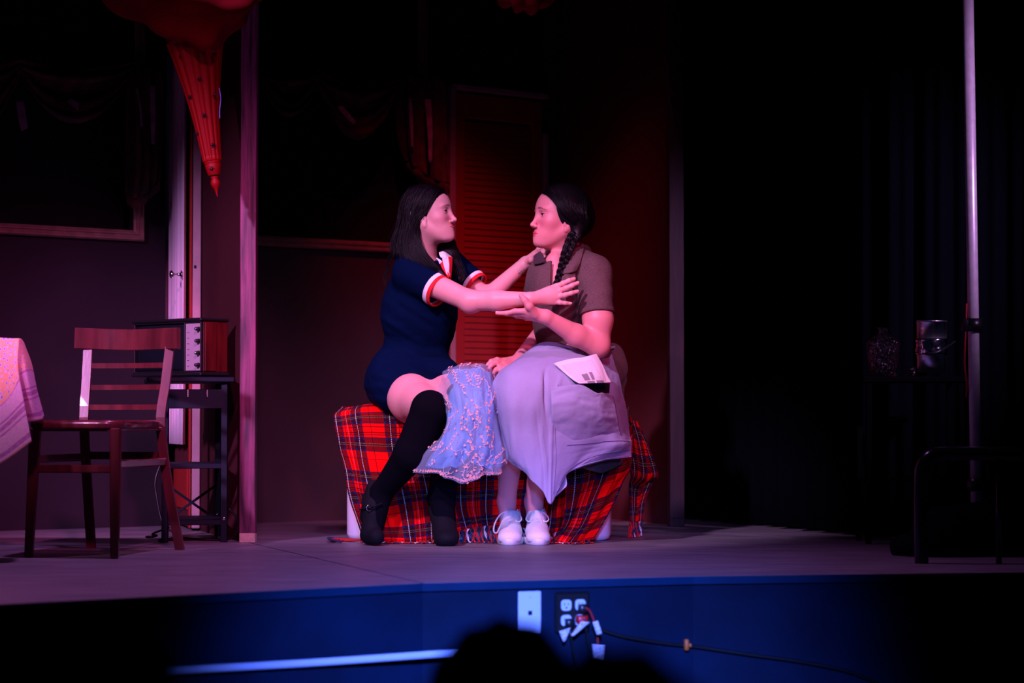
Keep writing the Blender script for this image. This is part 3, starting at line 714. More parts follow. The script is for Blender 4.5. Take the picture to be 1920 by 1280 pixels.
valance('dark floral swagged window valance with fringed tail, at the far left above the chair', (0,), [((-170, 105, 8.75), (40, 112, dl0), 60, 90), ((30, 112, dl0), (250, 118, dl1 - .02), 40, 75)],
        [([[(238, 128, dl1), (262, 126, dl1 - .03), (285, 128, dl1), (305, 132, dl1)], [(237, 220, dl1), (260, 225, dl1 - .05), (285, 215, dl1), (306, 215, dl1)], [(236, 300, dl1), (262, 305, dl1 - .03), (283, 300, dl1 - .02), (303, 290, dl1)], [(238, 362, dl1), (258, 372, dl1 - .03), (283, 350, dl1), (300, 335, dl1)]], 1)],
        (dl0, dl1), trims=[[[(30, 190, dl0 - .06), (44, 188, dl0 - .06)], [(34, 220, dl0 - .07), (49, 218, dl0 - .07)], [(40, 246, dl0 - .06), (52, 240, dl0 - .06)]],
                           [[(125, 190, dl0 + .1), (132, 184, dl0 + .1)], [(145, 206, dl0 + .08), (148, 192, dl0 + .08)]],
                           [[(254, 165, dl1 - .07), (258, 165, dl1 - .07)], [(261, 200, dl1 - .08), (265, 200, dl1 - .08)], [(264, 238, dl1 - .07), (267, 236, dl1 - .07)]],
                           [[(281, 160, dl1 - .05), (291, 160, dl1 - .05)], [(282, 215, dl1 - .06), (292, 215, dl1 - .06)], [(284, 270, dl1 - .05), (290, 270, dl1 - .05)]]])
m0, m1 = back(560)[1] - .10, back(810)[1] - .14
valance('dark floral swagged valance in shadow above the middle window, behind the dark-haired woman in navy', (560,), [((486, 128, m0 - .1), (600, 130, m0), 30, 60), ((590, 132, m0), (745, 150, m1 - .05), 55, 65)],
        [([[(742, 140, m1), (770, 140, m1 - .04), (800, 142, m1), (834, 150, m1)], [(742, 200, m1), (770, 210, m1 - .05), (800, 205, m1), (836, 215, m1)], [(748, 260, m1), (775, 275, m1 - .04), (802, 300, m1), (840, 300, m1)], [(762, 300, m1), (782, 315, m1 - .03), (808, 335, m1), (843, 345, m1)]], 1)],
        (m0, m1), trims=[[[(766, 185, m1 - .07), (772, 185, m1 - .07)], [(768, 230, m1 - .08), (775, 230, m1 - .08)], [(771, 276, m1 - .07), (775, 276, m1 - .07)]],
                         [[(796, 186, m1 - .05), (808, 186, m1 - .05)], [(801, 240, m1 - .06), (811, 240, m1 - .06)], [(804, 305, m1 - .05), (810, 305, m1 - .05)]],
                         [[(632, 200, m0 - .05), (642, 198, m0 - .05)], [(650, 222, m0 - .07), (656, 214, m0 - .07)], [(664, 234, m0 - .05), (668, 228, m0 - .05)]]])
# ---- red draped cloth and pleated cone hanging at the top left
dC = 7.9
cone_t = thing('hanging_ornament', P(400, 356, dC), 'red pleated cone-shaped hanging ornament with black beads and ball finial, left of the tall post', 'ornament')
top_c = P(366, 78, dC); bot_c = P(398, 302, dC); ax = V3(bot_c) - V3(top_c); Lc = np.linalg.norm(ax); ax = ax / Lc
s1 = unit(np.cross(ax, (0, 1, 0))); s2 = np.cross(ax, s1); n = 14 * 8; vs = []; nr = 24
for i in range(nr + 1):
    t_ = i / nr; r = .098 * (1 - t_) + .032 * t_ - .010 * math.sin(t_ * math.pi)
    for j in range(n):
        a = 2 * math.pi * j / n; rr = r * (1 + .10 * abs(math.sin(a * 7)) - .05); vs.append(V3(top_c) + ax * Lc * t_ + rr * (math.cos(a) * s1 + math.sin(a) * s2))
fs = [(i * n + j, i * n + (j + 1) % n, (i + 1) * n + (j + 1) % n, (i + 1) * n + j) for i in range(nr) for j in range(n)] + [tuple(range(n)), tuple(nr * n + j for j in range(n))[::-1]]
obj('pleated_cone', (np.array(vs), fs), M['redcone'], cone_t)
obj('collar_ring', lathe([(.0, 0), (.030, .0), (.031, .006), (.027, .010), (.029, .014), (.022, .05), (.020, .052), (.0, .053)], bot_c, 28, ax), M['redcone'], cone_t)
obj('finial', lathe([(.0, 0), (.013, 0), (.015, .004), (.011, .008), (.016, .016), (.0175, .026), (.014, .036), (.008, .044), (.004, .06), (.0, .075)], V3(bot_c) + ax * .055, 24, ax), M['redcone'], cone_t)
for u, v in ((340, 106), (374, 148), (356, 182), (403, 178), (383, 216), (371, 250), (400, 272), (402, 102), (397, 316)):
    t_ = (v - 78) / 224; r = (.098 * (1 - t_) + .032 * t_); cx = 366 + 32 * t_; dx = (u - cx) / 530; dy = math.sqrt(max((r * .97) ** 2 - dx * dx, .0002))
    p = V3(P(u, v, dC - dy)); parts = [lathe([(0, -.005), (.004, -.004), (.0055, 0), (.004, .004), (0, .005)], p, 10)]
    for q in range(6):
        a = q * math.pi / 3; parts.append(lathe([(0, -.002), (.0026, 0), (0, .002)], p + [.008 * math.cos(a), 0, .008 * math.sin(a)], 6))
    obj('bead_flower', join(parts), M['bead'], cone_t, label='black bead flower')
obj('led_strand', tube([P(411, 165, dC - .03), P(414, 185, dC - .03), P(412, 205, dC - .03), P(412, 222, dC - .03)], .0018, 6, 14), mat('pale_blue_wire', (.25, .3, 1), .4), cone_t, label='thin pale blue wire')
rows = [[(170, -60, 7.95), (240, -60, 7.75), (320, -60, 7.7), (400, -60, 7.7), (470, -60, 7.8), (560, -60, 7.9)],
        [(190, -8, 7.95), (250, 2, 7.74), (330, 0, 7.66), (400, 0, 7.66), (455, -5, 7.74), (510, -6, 7.85)],
        [(222, 18, 7.95), (270, 25, 7.76), (330, 30, 7.68), (395, 25, 7.66), (445, 20, 7.72), (470, 22, 7.8)],
        [(262, 44, 7.93), (290, 52, 7.8), (335, 55, 7.72), (392, 52, 7.68), (430, 45, 7.72), (458, 47, 7.78)],
        [(300, 66, 7.9), (318, 72, 7.82), (345, 78, 7.76), (385, 80, 7.72), (412, 74, 7.74), (430, 68, 7.8)],
        [(318, 76, 7.92), (330, 84, 7.86), (350, 90, 7.84), (375, 92, 7.82), (395, 90, 7.82), (408, 82, 7.86)]]
G = net(rows, 90, 60); U, Vv = ngrid(90, 60)
v_, f_, uv_ = shell(G, .005, .014 * np.sin(U * 15 + Vv * 6) * (1 - Vv * .5) + .010 * np.sin(U * 7 - Vv * 11))
dr = obj('draped_canopy', (v_, f_), M['redcloth']); tag(dr, 'red cloth draped in folds at the top left above the pleated cone', 'canopy')
rows = [[(925, -20, 7.9), (960, -20, 7.8), (1000, -20, 7.8), (1050, -20, 7.9)], [(935, 4, 7.9), (962, 10, 7.8), (1000, 14, 7.8), (1030, 4, 7.9)], [(945, 8, 7.92), (965, 18, 7.84), (992, 24, 7.84), (1012, 12, 7.92)]]
G = net(rows, 40, 16); U, Vv = ngrid(40, 16); v_, f_, uv_ = shell(G, .005, .01 * np.sin(U * 20))
dr = obj('draped_canopy', (v_, f_), M['redcloth']); tag(dr, 'small scalloped edge of red cloth at the top middle of the set', 'canopy')
# ================================================================ FURNITURE, LEFT
B1, B2, Fa, Fb = V3(FL(170, 1028)), V3(FL(330, 1031)), V3(FL(54, 1045)), V3(FL(215, 1047))
ch = thing('dining_chair', (B1 + B2 + Fa + Fb) / 4, 'dark mahogany-stained wooden dining chair with curved ladder back, beside the draped table', 'chair')
zs = .428
def lerp(a, b, t): return a + (b - a) * t
top1 = V3(P(166, 646, 7.84)); top2 = V3(P(319, 648, 7.74))
for b_, t_, nm in ((B1, top1, 0), (B2, top2, 1)):
    mid = lerp(b_, t_, zs / t_[2]); mid = mid + (np.array([-.012, -.03, 0]) if nm == 0 else np.array([-.035, -.03, 0]))
    path = cr([b_ + [0, .012, 0] if nm == 0 else b_ + [.012, .012, 0], lerp(b_, mid, .5), mid, lerp(mid, t_, .5), t_], 16)
    sec = [(-.015, -.012), (.015, -.012), (.017, 0), (.015, .012), (-.015, .012), (-.017, 0)]
    obj('back_leg', sweep(path, sec, (0, 1, 0)), M['chair'], ch, smooth=False)
    if nm == 0: P1 = path
    else: P2 = path
seatz = zs
mid1, mid2 = P1[np.argmin(abs(P1[:, 2] - zs))], P2[np.argmin(abs(P2[:, 2] - zs))]
for a_, ins in ((Fa, .0), (Fb, .0)):
    tp = a_ * [1, 1, 0] + [0, .0, zs - .012]; tp = tp + (np.array([.012, .03, 0]) if a_ is Fa else np.array([-.004, .03, 0]))
    obj('front_leg', bar(tp, a_, .036, .036, (0, 1, 0), .005, .026, .026), M['chair'], ch, smooth=False)
    if a_ is Fa: F1 = tp
    else: F2 = tp
# seat: rounded trapezoid with a dished top
poly = np.array([mid1[:2] + [-.03, .02], mid2[:2] + [.022, .02], F2[:2] + [.035, -.035], F1[:2] + [-.045, -.035]])
cen = poly.mean(0); n = 48; rim = []
for j in range(n):
    a = 2 * math.pi * j / n; x = math.copysign(abs(math.cos(a)) ** .45, math.cos(a)); y = math.copysign(abs(math.sin(a)) ** .45, math.sin(a))
    u_, v2 = (x + 1) / 2, (y + 1) / 2; rim.append((poly[3] * (1 - u_) + poly[2] * u_) * (1 - v2) + (poly[0] * (1 - u_) + poly[1] * u_) * v2)
rim = np.array(rim); rings = [(.0, -.015, 0), (.97, -.015, 0), (1.0, -.009, 0), (1.0, .006, 0), (.975, .014, 0), (.85, .012, 0), (.4, .004, 0), (.0, .003, 0)]
vs = []; 
for r, dz, _ in rings:
    for q in rim: p = cen + (q - cen) * max(r, .001); vs.append((p[0], p[1], zs + dz))
fs = [(i * n + j, i * n + (j + 1) % n, (i + 1) * n + (j + 1) % n, (i + 1) * n + j) for i in range(len(rings) - 1) for j in range(n)]
obj('seat', (np.array(vs), fs), M['chair'], ch)
tl, trr = V3(P(140, 634, 7.82)), V3(P(335, 634, 7.70)); mdp = (tl + trr) / 2 + [0, .055, -.004]
path = cr([tl, lerp(tl, mdp, .55) + [0, .014, 0], mdp, lerp(trr, mdp, .55) + [0, .014, 0], trr], 26)
hh = .037; sec = [(-.009, -hh * .93), (-.006, -hh), (.006, -hh), (.009, -hh * .93), (.009, hh * .9), (.005, hh), (-.005, hh), (-.009, hh * .9)]
obj('top_rail', sweep(path, sec), M['chair'], ch, smooth=False)
for v in (685, 726, 763):
    zc = zat(v, 7.78); a = P1[np.argmin(abs(P1[:, 2] - zc))].copy(); b = P2[np.argmin(abs(P2[:, 2] - zc))].copy(); a[2] = b[2] = zc; md = (a + b) / 2 + [0, .03, 0]
    obj('back_slat', sweep(cr([a, md, b], 14), [(-.006, -.009), (.006, -.009), (.006, .009), (-.006, .009)]), M['chair'], ch, smooth=False)
def legpt(top, foot, z): return lerp(foot, top, z / top[2])
for (ta, fa, tb, fb, z_) in ((F1, Fa, F2, Fb, .285), (F1, Fa, mid1, B1, .315), (F2, Fb, mid2, B2, .300), (mid1, B1, mid2, B2, .32)):
    obj('stretcher', bar(legpt(ta, fa, z_), legpt(tb, fb, z_), .016, .026, (0, 0, 1), .004), M['chair'], ch, smooth=False)
for (a, b) in ((F1, F2), (F2, mid2), (mid1, F1)):
    aa, bb = a.copy(), b.copy(); aa[2] = bb[2] = zs - .016; obj('seat_apron', bar(aa, bb, .014, .012, (0, 0, 1), .002), M['chair'], ch, smooth=False)
# ---- table with printed cloth (only its corner is in view)
tc_ = P(-150, 640, 7.3); tz = zat(634, 7.0)
tb = thing('dining_table', (tc_[0], tc_[1], 0), 'wooden table hidden under the floral cloth at the left edge', 'table')
tx0, tx1, ty0, ty1 = tc_[0] - .42, -1.625, 6.98, 7.35
obj('tabletop', box((tx0, ty0, tz - .03), (tx1, ty1, tz - .004), .004), M['chair'], tb, smooth=False)
for x in (tx0 + .05, tx1 - .22):
    for y in (ty0 + .08, ty1 - .06): obj('leg', box((x - .02, y - .02, 0), (x + .02, y + .02, tz - .03), .004), M['chair'], tb, smooth=False)
clt = thing('tablecloth', (tx1 - .1, ty0, tz), 'orange and violet printed floral cloth draped over the table corner at the left edge', 'tablecloth')
G = net([[(tx0 - .02, ty1, tz), (tx0 + .3, ty1, tz), (tx1, ty1 + .0, tz)], [(tx0 - .02, ty0 + .3, tz), (tx0 + .3, ty0 + .3, tz), (tx1, ty0 + .3, tz)], [(tx0 - .02, ty0 - .01, tz), (tx0 + .3, ty0 - .01, tz), (tx1 + .0, ty0 - .01, tz)]], 30, 20, pix=False)
v_, f_, uv_ = shell(G, .003); obj('top_cloth', (v_, f_), M['cloth'], clt, uv=uv_ * [1, .2])
def cloth_panel(rows, vb, name, amp=.006):
    G = net(rows, 70, 60); U, Vv = ngrid(70, 60); v_, f_, _ = shell(G, .003, amp * np.sin(U * 13 + 1.0) * Vv)
    # border starts along a slanted line vb(U); u in metres
    pxw = np.linalg.norm(G[-1, -1] - G[-1, 0]); uu = U * pxw; b_ = vb(U); vv = np.where(Vv < b_, Vv * .35 / np.maximum(b_, .05), 1 + (Vv - b_) / (1 - b_)); vv = np.where(Vv < b_, np.minimum(vv, .99), vv)
    uv = np.stack([uu, vv], -1).reshape(-1, 2); uv = np.concatenate([uv, uv]); return obj(name, (v_, f_), M['cloth'], clt, uv=uv)
cloth_panel([[(-260, 633, 6.98), (-120, 633, 6.98), (-20, 633, 6.97), (36, 635, 7.0)], [(-265, 700, 6.93), (-120, 700, 6.91), (-15, 700, 6.92), (34, 690, 6.95)], [(-270, 800, 6.92), (-120, 800, 6.88), (-5, 765, 6.89), (46, 760, 6.92)], [(-275, 960, 6.91), (-120, 930, 6.86), (-3, 871, 6.87), (59, 828, 6.91)]], lambda U: .82 - .40 * U ** 2.2, 'front_panel')
cloth_panel([[(30, 634, 7.0), (38, 635, 7.06), (44, 642, 7.12), (48, 652, 7.2)], [(33, 690, 6.97), (48, 680, 7.0), (55, 680, 7.1), (59, 684, 7.2)], [(36, 740, 6.97), (58, 735, 6.98), (66, 730, 7.08), (68, 730, 7.2)], [(50, 790, 6.97), (66, 789, 6.98), (80, 786, 7.06), (81, 780, 7.2)]], lambda U: .40 + .02 * U, 'side_panel', .002)
# ---- television on a steel stand
def ZD(u, v, d): return V3(P(u, v, d))
L1, L2, L3, L4 = V3(FL(420, 1016)), V3(FL(309, 1017)), V3(FL(366, 1000)), V3(FL(259, 1005))
L3 = np.array([L1[0] - .075, L1[1] + .40, 0]); L4 = np.array([L2[0] - .06, L2[1] + .40, 0])
ts = thing('television_stand', (L1 + L2 + L3 + L4) / 4, 'dark blue steel three-tier stand carrying the old television, by the left post', 'stand')
zt = zat(712, 8.2)
for p in (L1, L2, L3, L4): obj('leg', bar(p, p + [0, 0, zt - .01], .022, .022, (0, 1, 0), .001), M['navym'], ts, smooth=False)
exs = unit(L1 - L2); nys = unit(L3 - L1); Rm = [exs, nys, zz]
hw, hd = np.linalg.norm(L1 - L2) / 2, np.linalg.norm(L3 - L1) / 2; cc = (L1 + L2 + L3 + L4) / 4
obj('top_shelf', obox(cc + [0, 0, zt] - exs * .02, Rm, (hw + .05, hd + .03, .009), .003), M['navym'], ts, smooth=False)
for z_ in (zat(873, 8.2), zat(978, 8.2)): obj('shelf', obox(cc + [0, 0, z_], Rm, (hw, hd, .009), .002), M['navym'], ts, smooth=False)
obj('drawer_rail', obox(cc + [0, 0, zt - .07] - nys * hd, Rm, (hw, .01, .035), .002), M['navym'], ts, smooth=False)
for k_ in (-.3, .35): obj('hook', bar(cc + exs * hw * k_ - nys * (hd + .015) + [0, 0, zt - .035], cc + exs * hw * k_ - nys * (hd + .015) + [0, 0, zt - .065], .005, .004), M['chrome'], ts, smooth=False, label='small pale metal hook')
obj('brace', bar(L3 + [0, 0, .20], L4 + [0, .0, .06], .010, .003), M['navym'], ts, smooth=False); obj('brace', bar(L3 + [0, 0, .06], L4 + [0, .0, .20], .010, .003), M['navym'], ts, smooth=False)
for p in (L1, L3): obj('bolt', lathe([(0, 0), (.0065, 0), (.0065, .003), (.003, .004), (0, .004)], p + [0, -.0115, .085], 14, (0, -1, 0)), M['chrome'], ts, label='pale round bolt')
for (p, q) in ((0, 1), (1, 0)): pass
# television
c_near = ZD(376, 705, 8.16); c_left = ZD(250, 705, 8.42); ex = unit((c_near - c_left) * [1, 1, 0]); ny = np.array([-ex[1], ex[0], 0]); ny = ny if ny[1] > 0 else -ny
tw = np.linalg.norm((c_near - c_left)[:2]); z0, z1 = zt + .014, zat(596, 8.2); td = .15; Rt = [ex, ny, zz]
dsid = unit(ZD(438, 705, 8.33) * [1, 1, 0] - c_near * [1, 1, 0])
org = (c_near * [1, 1, 0])
tv = thing('television', org - ex * tw / 2 + ny * td / 2 + [0, 0, z0], 'small vintage television with dark screen, four knobs and red wooden side, on the steel stand', 'television')
def tvbox(a0, a1, z_0, z_1, d0_, d1_, bev=.002): return obox(org + ex * (a0 + a1) / 2 + ny * (d0_ + d1_) / 2 + [0, 0, (z_0 + z_1) / 2], Rt, (abs(a1 - a0) / 2, abs(d1_ - d0_) / 2, (z_1 - z_0) / 2), bev)
zb, zu = z0 + .014, z1 - .012
dd = .13
obj('cabinet', tvbox(-tw, 0, zb, zu, .012, dd, .003), M['tvwood'], tv, smooth=False)
obj('top_cover', tvbox(-tw - .008, .006, zu, z1, -.006, dd + .004, .004), M['blackp'], tv, smooth=False); obj('base_plinth', tvbox(-tw - .008, .006, z0, zb, -.006, dd + .004, .004), M['blackp'], tv, smooth=False)
obj('side_panel', tvbox(0, .003, zb + .004, zu - .004, .02, dd * .55, .001), M['tvwood'], tv, smooth=False, label='red wooden side panel')
pw = tw * .22
obj('bezel', join([tvbox(-tw, -tw + .006, zb, zu, 0, .014), tvbox(-.006, 0, zb, zu, 0, .014), tvbox(-pw - .012, -pw - .006, zb, zu, 0, .014), tvbox(-tw, 0, zu - .006, zu, 0, .014), tvbox(-tw, 0, zb, zb + .006, 0, .014)]), M['blackp'], tv, smooth=False)
x0, x1 = -tw + .006, -pw - .012; N = 16; G = np.zeros((N, N, 3))
for j in range(N):
    for i in range(N):
        a, c = i / (N - 1), j / (N - 1); b_ = .010 * (1 - (2 * a - 1) ** 4) * (1 - (2 * c - 1) ** 4); G[j, i] = org + ex * (x0 + (x1 - x0) * a) + ny * (.012 - b_) + [0, 0, zu - .006 + (zb - zu + .012) * c]
v_, f_, _ = shell(G, .003); obj('screen', (v_, f_), M['screen'], tv)
obj('control_panel', tvbox(-pw - .006, -.006, zb + .006, zu - .006, .006, .013, .001), M['panelm'], tv, smooth=False, label='pale brushed control panel')
for k_ in range(4):
    zc = zb + (zu - zb) * (.14 + .235 * k_); pc = org + ex * (-.016) + ny * .006 + [0, 0, zc]
    kb = obj('knob', lathe([(0, 0), (.0085, 0), (.009, .004), (.007, .007), (.0065, .016), (.004, .018), (0, .018)], pc, 18, -ny), M['chrome'] if 0 else M['blackp'], tv)
    obj('knob_cap', lathe([(0, 0), (.005, 0), (.0045, .002), (0, .003)], pc - ny * .018, 14, -ny), M['chrome'], kb)
for k_ in range(7): 
    zc = zb + (zu - zb) * (.12 + .11 * k_); obj('scale_mark', tvbox(-pw + .004, -pw + .014, zc, zc + .0012, .0045, .006, 0), M['blackp'], tv, smooth=False)
cb = obj('power_cable', join([tube([L4 + [-.01, 0, .30], L4 + [-.035, -.02, .22], L4 + [-.03, -.03, .16], L4 + [-.0, -.05, .05], L4 + [.06, -.08, .008], L2 + [-.03, .06, .006], L2 + [.04, .12, .01], L1 + [-.10, .08, .006], L1 + [.0, .06, .006], L1 + [.04, .04, .03], L1 + [.045, .03, .08], L1 + [.015, .02, .12]], .004, 6, 90),
                                 tube([L2 + [-.05, .05, .02], L2 + [-.07, .02, .02], L2 + [-.05, -.02, .02], L2 + [-.03, .01, .025], L2 + [-.05, .04, .03], L2 + [.0, .1, .05]], .004, 6, 40)]), M['cable']); tag(cb, 'thin black cable looping around the legs of the television stand', 'cable')
# ================================================================ RIGHT SIDE
pp = FL(1832, 1033); pt = P(1814, -60, 7.55)
pole = thing('steel_pole', pp, 'tall thin steel pole with two black clamps at the right', 'pole')
obj('pipe', tube([pp, pt], .019, 24), M['steel'], pole)
def onpole(v): t_ = (zat(v, 7.6)) / pt[2]; return V3(pp) + (V3(pt) - V3(pp)) * t_
for v in (610, 908):
    c = onpole(v); obj('clamp', join([lathe([(.020, -.022), (.029, -.022), (.030, .022), (.020, .022)], c, 20), obox(c + [-.02 if v < 700 else .025, -.006, 0], np.eye(3), (.022, .014, .021), .003)]), M['blackp'], pole)
obj('cord', tube([onpole(570) + [-.024, -.01, 0], onpole(610) + [-.028, -.012, 0], onpole(680) + [-.034, -.01, 0], onpole(720) + [-.028, -.01, 0], onpole(745) + [-.025, .01, 0]], .0035, 6, 30), M['cabler'], pole, label='thin red cord')
obj('cord', tube([onpole(870) + [.04, 0, 0], onpole(920) + [.045, 0, 0], onpole(942) + [.065, 0, 0], onpole(965) + [.12, 0, 0], onpole(985) + [.2, 0, -.0]], .0035, 6, 30), M['cabler'], pole, label='thin red cord')
dT = 8.15; tt = P(1705, 707, dT)
st_ = thing('side_table', (tt[0], tt[1], 0), 'small black side table holding the decanter and chrome bucket in front of the curtain', 'table')
zt2 = tt[2]
obj('tabletop', box((tt[0] - .19, tt[1] - .13, zt2 - .02), (tt[0] + .19, tt[1] + .13, zt2), .004), M['sil'], st_, smooth=False)
for a in (-1, 1):
    for b in (-1, 1): obj('leg', bar((tt[0] + a * .165, tt[1] + b * .11, zt2 - .02), (tt[0] + a * .17, tt[1] + b * .115, 0),   .02, .02), M['sil'], st_, smooth=False)
obj('shelf', box((tt[0] - .17, tt[1] - .115, .22), (tt[0] + .17, tt[1] + .115, .232), .002), M['sil'], st_, smooth=False)
pd = P(1656, 706, dT); dec = thing('decanter', pd, 'square cut-glass decanter with a small neck on the black side table', 'decanter')
obj('body', lathe([(0, 0), (.044, 0), (.046, .004), (.058, .09), (.0595, .125), (.050, .140), (.022, .154), (.016, .160), (.016, .172), (.024, .178), (.012, .178), (.012, .158), (.045, .132), (.054, .12), (.042, .012), (0, .010)], pd, 40, sq=3.2), M['glass'], dec, smooth=False)
def sparkle():   # chrome chips added on the faces to stand in for glints
    ps = []
    for k_ in range(70):
        u = RNG.uniform(-.042, .042); z_ = RNG.uniform(.008, .13); c = V3(pd) + [u, -.0535 - .004 * (z_ / .13), z_]; r = RNG.uniform(.002, .0045)
        a = RNG.uniform(0, 3); s = [c + [r * math.cos(a + i * math.pi / 2), 0, r * math.sin(a + i * math.pi / 2)] for i in range(4)]; tip = c + [RNG.normal(0, .001), -.003, RNG.normal(0, .001)]
        back_ = [q + [0, .004, 0] for q in s]
        ps.append((np.array(s + [tip] + back_), [(0, 1, 4), (1, 2, 4), (2, 3, 4), (3, 0, 4), (8, 7, 6, 5), (0, 5, 6, 1), (1, 6, 7, 2), (2, 7, 8, 3), (3, 8, 5, 0)]))
    return join(ps)
obj('glint_chips', sparkle(), M['chrome'], dec, smooth=False, kind='stuff')
pg = P(1709, 704, dT - .02); gl = thing('tumbler', pg, 'tiny cut-glass tumbler between the decanter and the chrome bucket', 'glass')
obj('bowl', lathe([(0, 0), (.015, 0), (.0175, .034), (.0160, .034), (.0135, .006), (0, .006)], pg, 12), M['glass'], gl, smooth=False)
pk = P(1747, 699, dT - .01); ib = thing('ice_bucket', pk, 'shiny chrome ice bucket with hammered middle and dark handle on the black side table', 'bucket')
prof = [(0, 0), (.050, 0), (.053, .004), (.053, .055), (.0545, .060), (.0545, .064), (.0555, .07), (.0555, .12), (.054, .126), (.054, .182), (.0565, .187), (.0545, .19), (.051, .187), (.050, .01), (0, .008)]
v_, f_ = lathe(prof, pk, 48); 
hm = (v_[:, 2] > pk[2] + .066) & (v_[:, 2] < pk[2] + .124) 
obj('pail', (v_, f_), M['brushed'], ib)
v_, f_ = lathe([(.054, .066 + i * .0058) for i in range(11)] + [(.050, .12), (.050, .07)], pk, 48); nn_ = v_ - [pk[0], pk[1], 0]; nn_[:, 2] = 0; nn_ /= np.linalg.norm(nn_, axis=1)[:, None]
v_ = v_ + nn_ * RNG.normal(.0035, .0016, len(v_))[:, None]; obj('hammered_band', (v_, f_), M['chrome'], ib)
obj('handle', tube([pk + Vector((-.055, -.01, .075)), pk + Vector((-.02, -.056, .068)), pk + Vector((.02, -.058, .078)), pk + Vector((.062, -.02, .1)), pk + Vector((.085, .0, .115))], .004, 8, 30), M['blackp'], ib)
# tubular railing near the pole and the dark bundle at its foot
r0 = FL(1728, 1056); dr_ = r0[1]
rl = thing('tube_railing', r0, 'dark tubular steel railing with rounded corner at the right edge of the stage', 'railing')
pts = [r0, P(1727, 990, dr_), P(1727, 905, dr_), P(1730, 875, dr_), P(1745, 855, dr_), P(1775, 850, dr_), P(1860, 850, dr_ - .02), P(1960, 851, dr_ - .04), P(2060, 852, dr_ - .05)]
M['railm'] = mat('dark_chromed_tube', (.04, .04, .055), .22, metal=.9)
obj('rail_tube', tube(pts, .0215, 16, 90), M['railm'], rl); obj('baluster', tube([P(1873, 856, dr_ - .02), FL(1873, 1056)], .009, 12), M['railm'], rl)
obj('baluster', tube([P(2050, 856, dr_ - .02), FL(2050, 1056)], .02, 12), M['railm'], rl)
cbd = FL(1775, 1040)
pr = [ell((cbd[0] + x, cbd[1] + y, .035 + z_), (rx, ry, rz), .03) for x, y, z_, rx, ry, rz in ((-.08, 0, -.005, .10, .12, .045), (.03, .02, .03, .14, .14, .10), (.15, .0, .04, .13, .13, .11), (.25, .05, .02, .1, .12, .08), (0, 0, -.03, .18, .14, .04))]
v_, f_ = sdf(pr, .008, lambda X, Y, Z: .005 * np.sin(X * 60 + Z * 40) * np.sin(Y * 50)); v_[:, 2] = np.maximum(v_[:, 2], .001)
b_ = obj('cloth_bundle', (v_, f_), M['velvet']); tag(b_, 'low dark cloth bundle on the floor at the foot of the steel pole', 'cloth')
# ================================================================ STAGE FRONT FITTINGS
def fy(u, v):   # point on the riser surface seen at (u,v)
    lo, hi = 4.0, 8.0
    for _ in range(40):
        m_ = (lo + hi) / 2; p = P(u, v, m_)
        if m_ < edge_at(p[0]) + .012: lo = m_
        else: hi = m_
    return V3(P(u, v, lo))
def frame_at(u, v):
    a = fy(u - 30, v); b = fy(u + 30, v); ex = unit((b - a) * [1, 1, 0]); return fy(u, v), ex, np.array([ex[1], -ex[0], 0])
c, ex, n_ = frame_at(992, 1147); Rw = [ex, n_, zz]
wp = thing('wall_plate', c + [0, 0, -.058], 'pale rectangular wall plate with one small jack on the stage front, left of the outlets', 'wall plate')
obj('plate', obox(c + n_ * .004, Rw, (.0335, .004, .0575), .003), M['ivory'], wp, smooth=False)
for z_ in (.042, -.043): obj('screw', lathe([(0, 0), (.0032, 0), (.0028, .0012), (0, .0015)], c + n_ * .008 + [0, 0, z_], 12, n_), M['steel'], wp)
obj('jack', obox(c + n_ * .0085 + [0, 0, -.002], Rw, (.006, .001, .006), .001), M['blackp'], wp, smooth=False)
obj('label_mark', obox(c + n_ * .0083 + [0, 0, .019], Rw, (.006, .0004, .005), 0), M['ivory'], wp, smooth=False)
c, ex, n_ = frame_at(1070, 1147); Rw = [ex, n_, zz]
ob = thing('outlet_box', c + [0, 0, -.06], 'black double outlet box with white sockets on the stage front', 'outlet')
obj('cover', obox(c + n_ * .010, Rw, (.0505, .010, .057), .006), M['blackp'], ob, smooth=False, label='black cover')
socks = [(-.021, .021), (.021, .021), (-.021, -.021), (.021, -.021)]
for i, (a, b) in enumerate(socks):
    cc_ = c + ex * a + n_ * .020 + [0, 0, b]; s_k = obj('socket', lathe([(0, 0), (.0155, 0), (.015, .0022), (0, .0024)], cc_, 28, n_, sq=3.5), M['ivory'], ob, smooth=False, label='white socket')
    for (x, z_, w_, h_) in ((-.0055, .003, .001, .0038), (.0055, .003, .001, .003), (0, -.007, .0022, .0022)): obj('slot', obox(cc_ + ex * x + n_ * .0026 + [0, 0, z_], Rw, (w_, .0004, h_), 0), M['blackp'], s_k, smooth=False)
pl = []
for i, (a, b, wv) in enumerate(((.024, .012, .013), (-.017, -.027, .011))):
    cc_ = c + ex * a + n_ * .034 + [0, 0, b]
    p = obj('power_plug', join([obox(cc_, Rw, (wv, .012, .012), .004), tube([cc_ + [0, 0, -.01], cc_ + n_ * .01 + [0, 0, -.03], cc_ + n_ * .005 + ex * .01 + [0, 0, -.08], cc_ + ex * .03 + [0, 0, -.2], cc_ + ex * .05 + [0, 0, -.45]], .0035, 8, 24)]), M['blackp'])
    tag(p, ('black plug in the upper right socket of the outlet box', 'black plug in the lower left socket of the outlet box')[i], 'plug'); ROOT[p] = ROOT[p]
cc_ = c + ex * .020 + n_ * .034 + [0, 0, -.018]
p = obj('power_plug', obox(cc_, Rw, (.015, .012, .011), .003), mat('red_plastic', (.7, .01, .01), .4)); tag(p, 'red plug in the lower right socket of the outlet box', 'plug')
q0 = c + ex * .026 + n_ * .047 + [0, 0, .014]
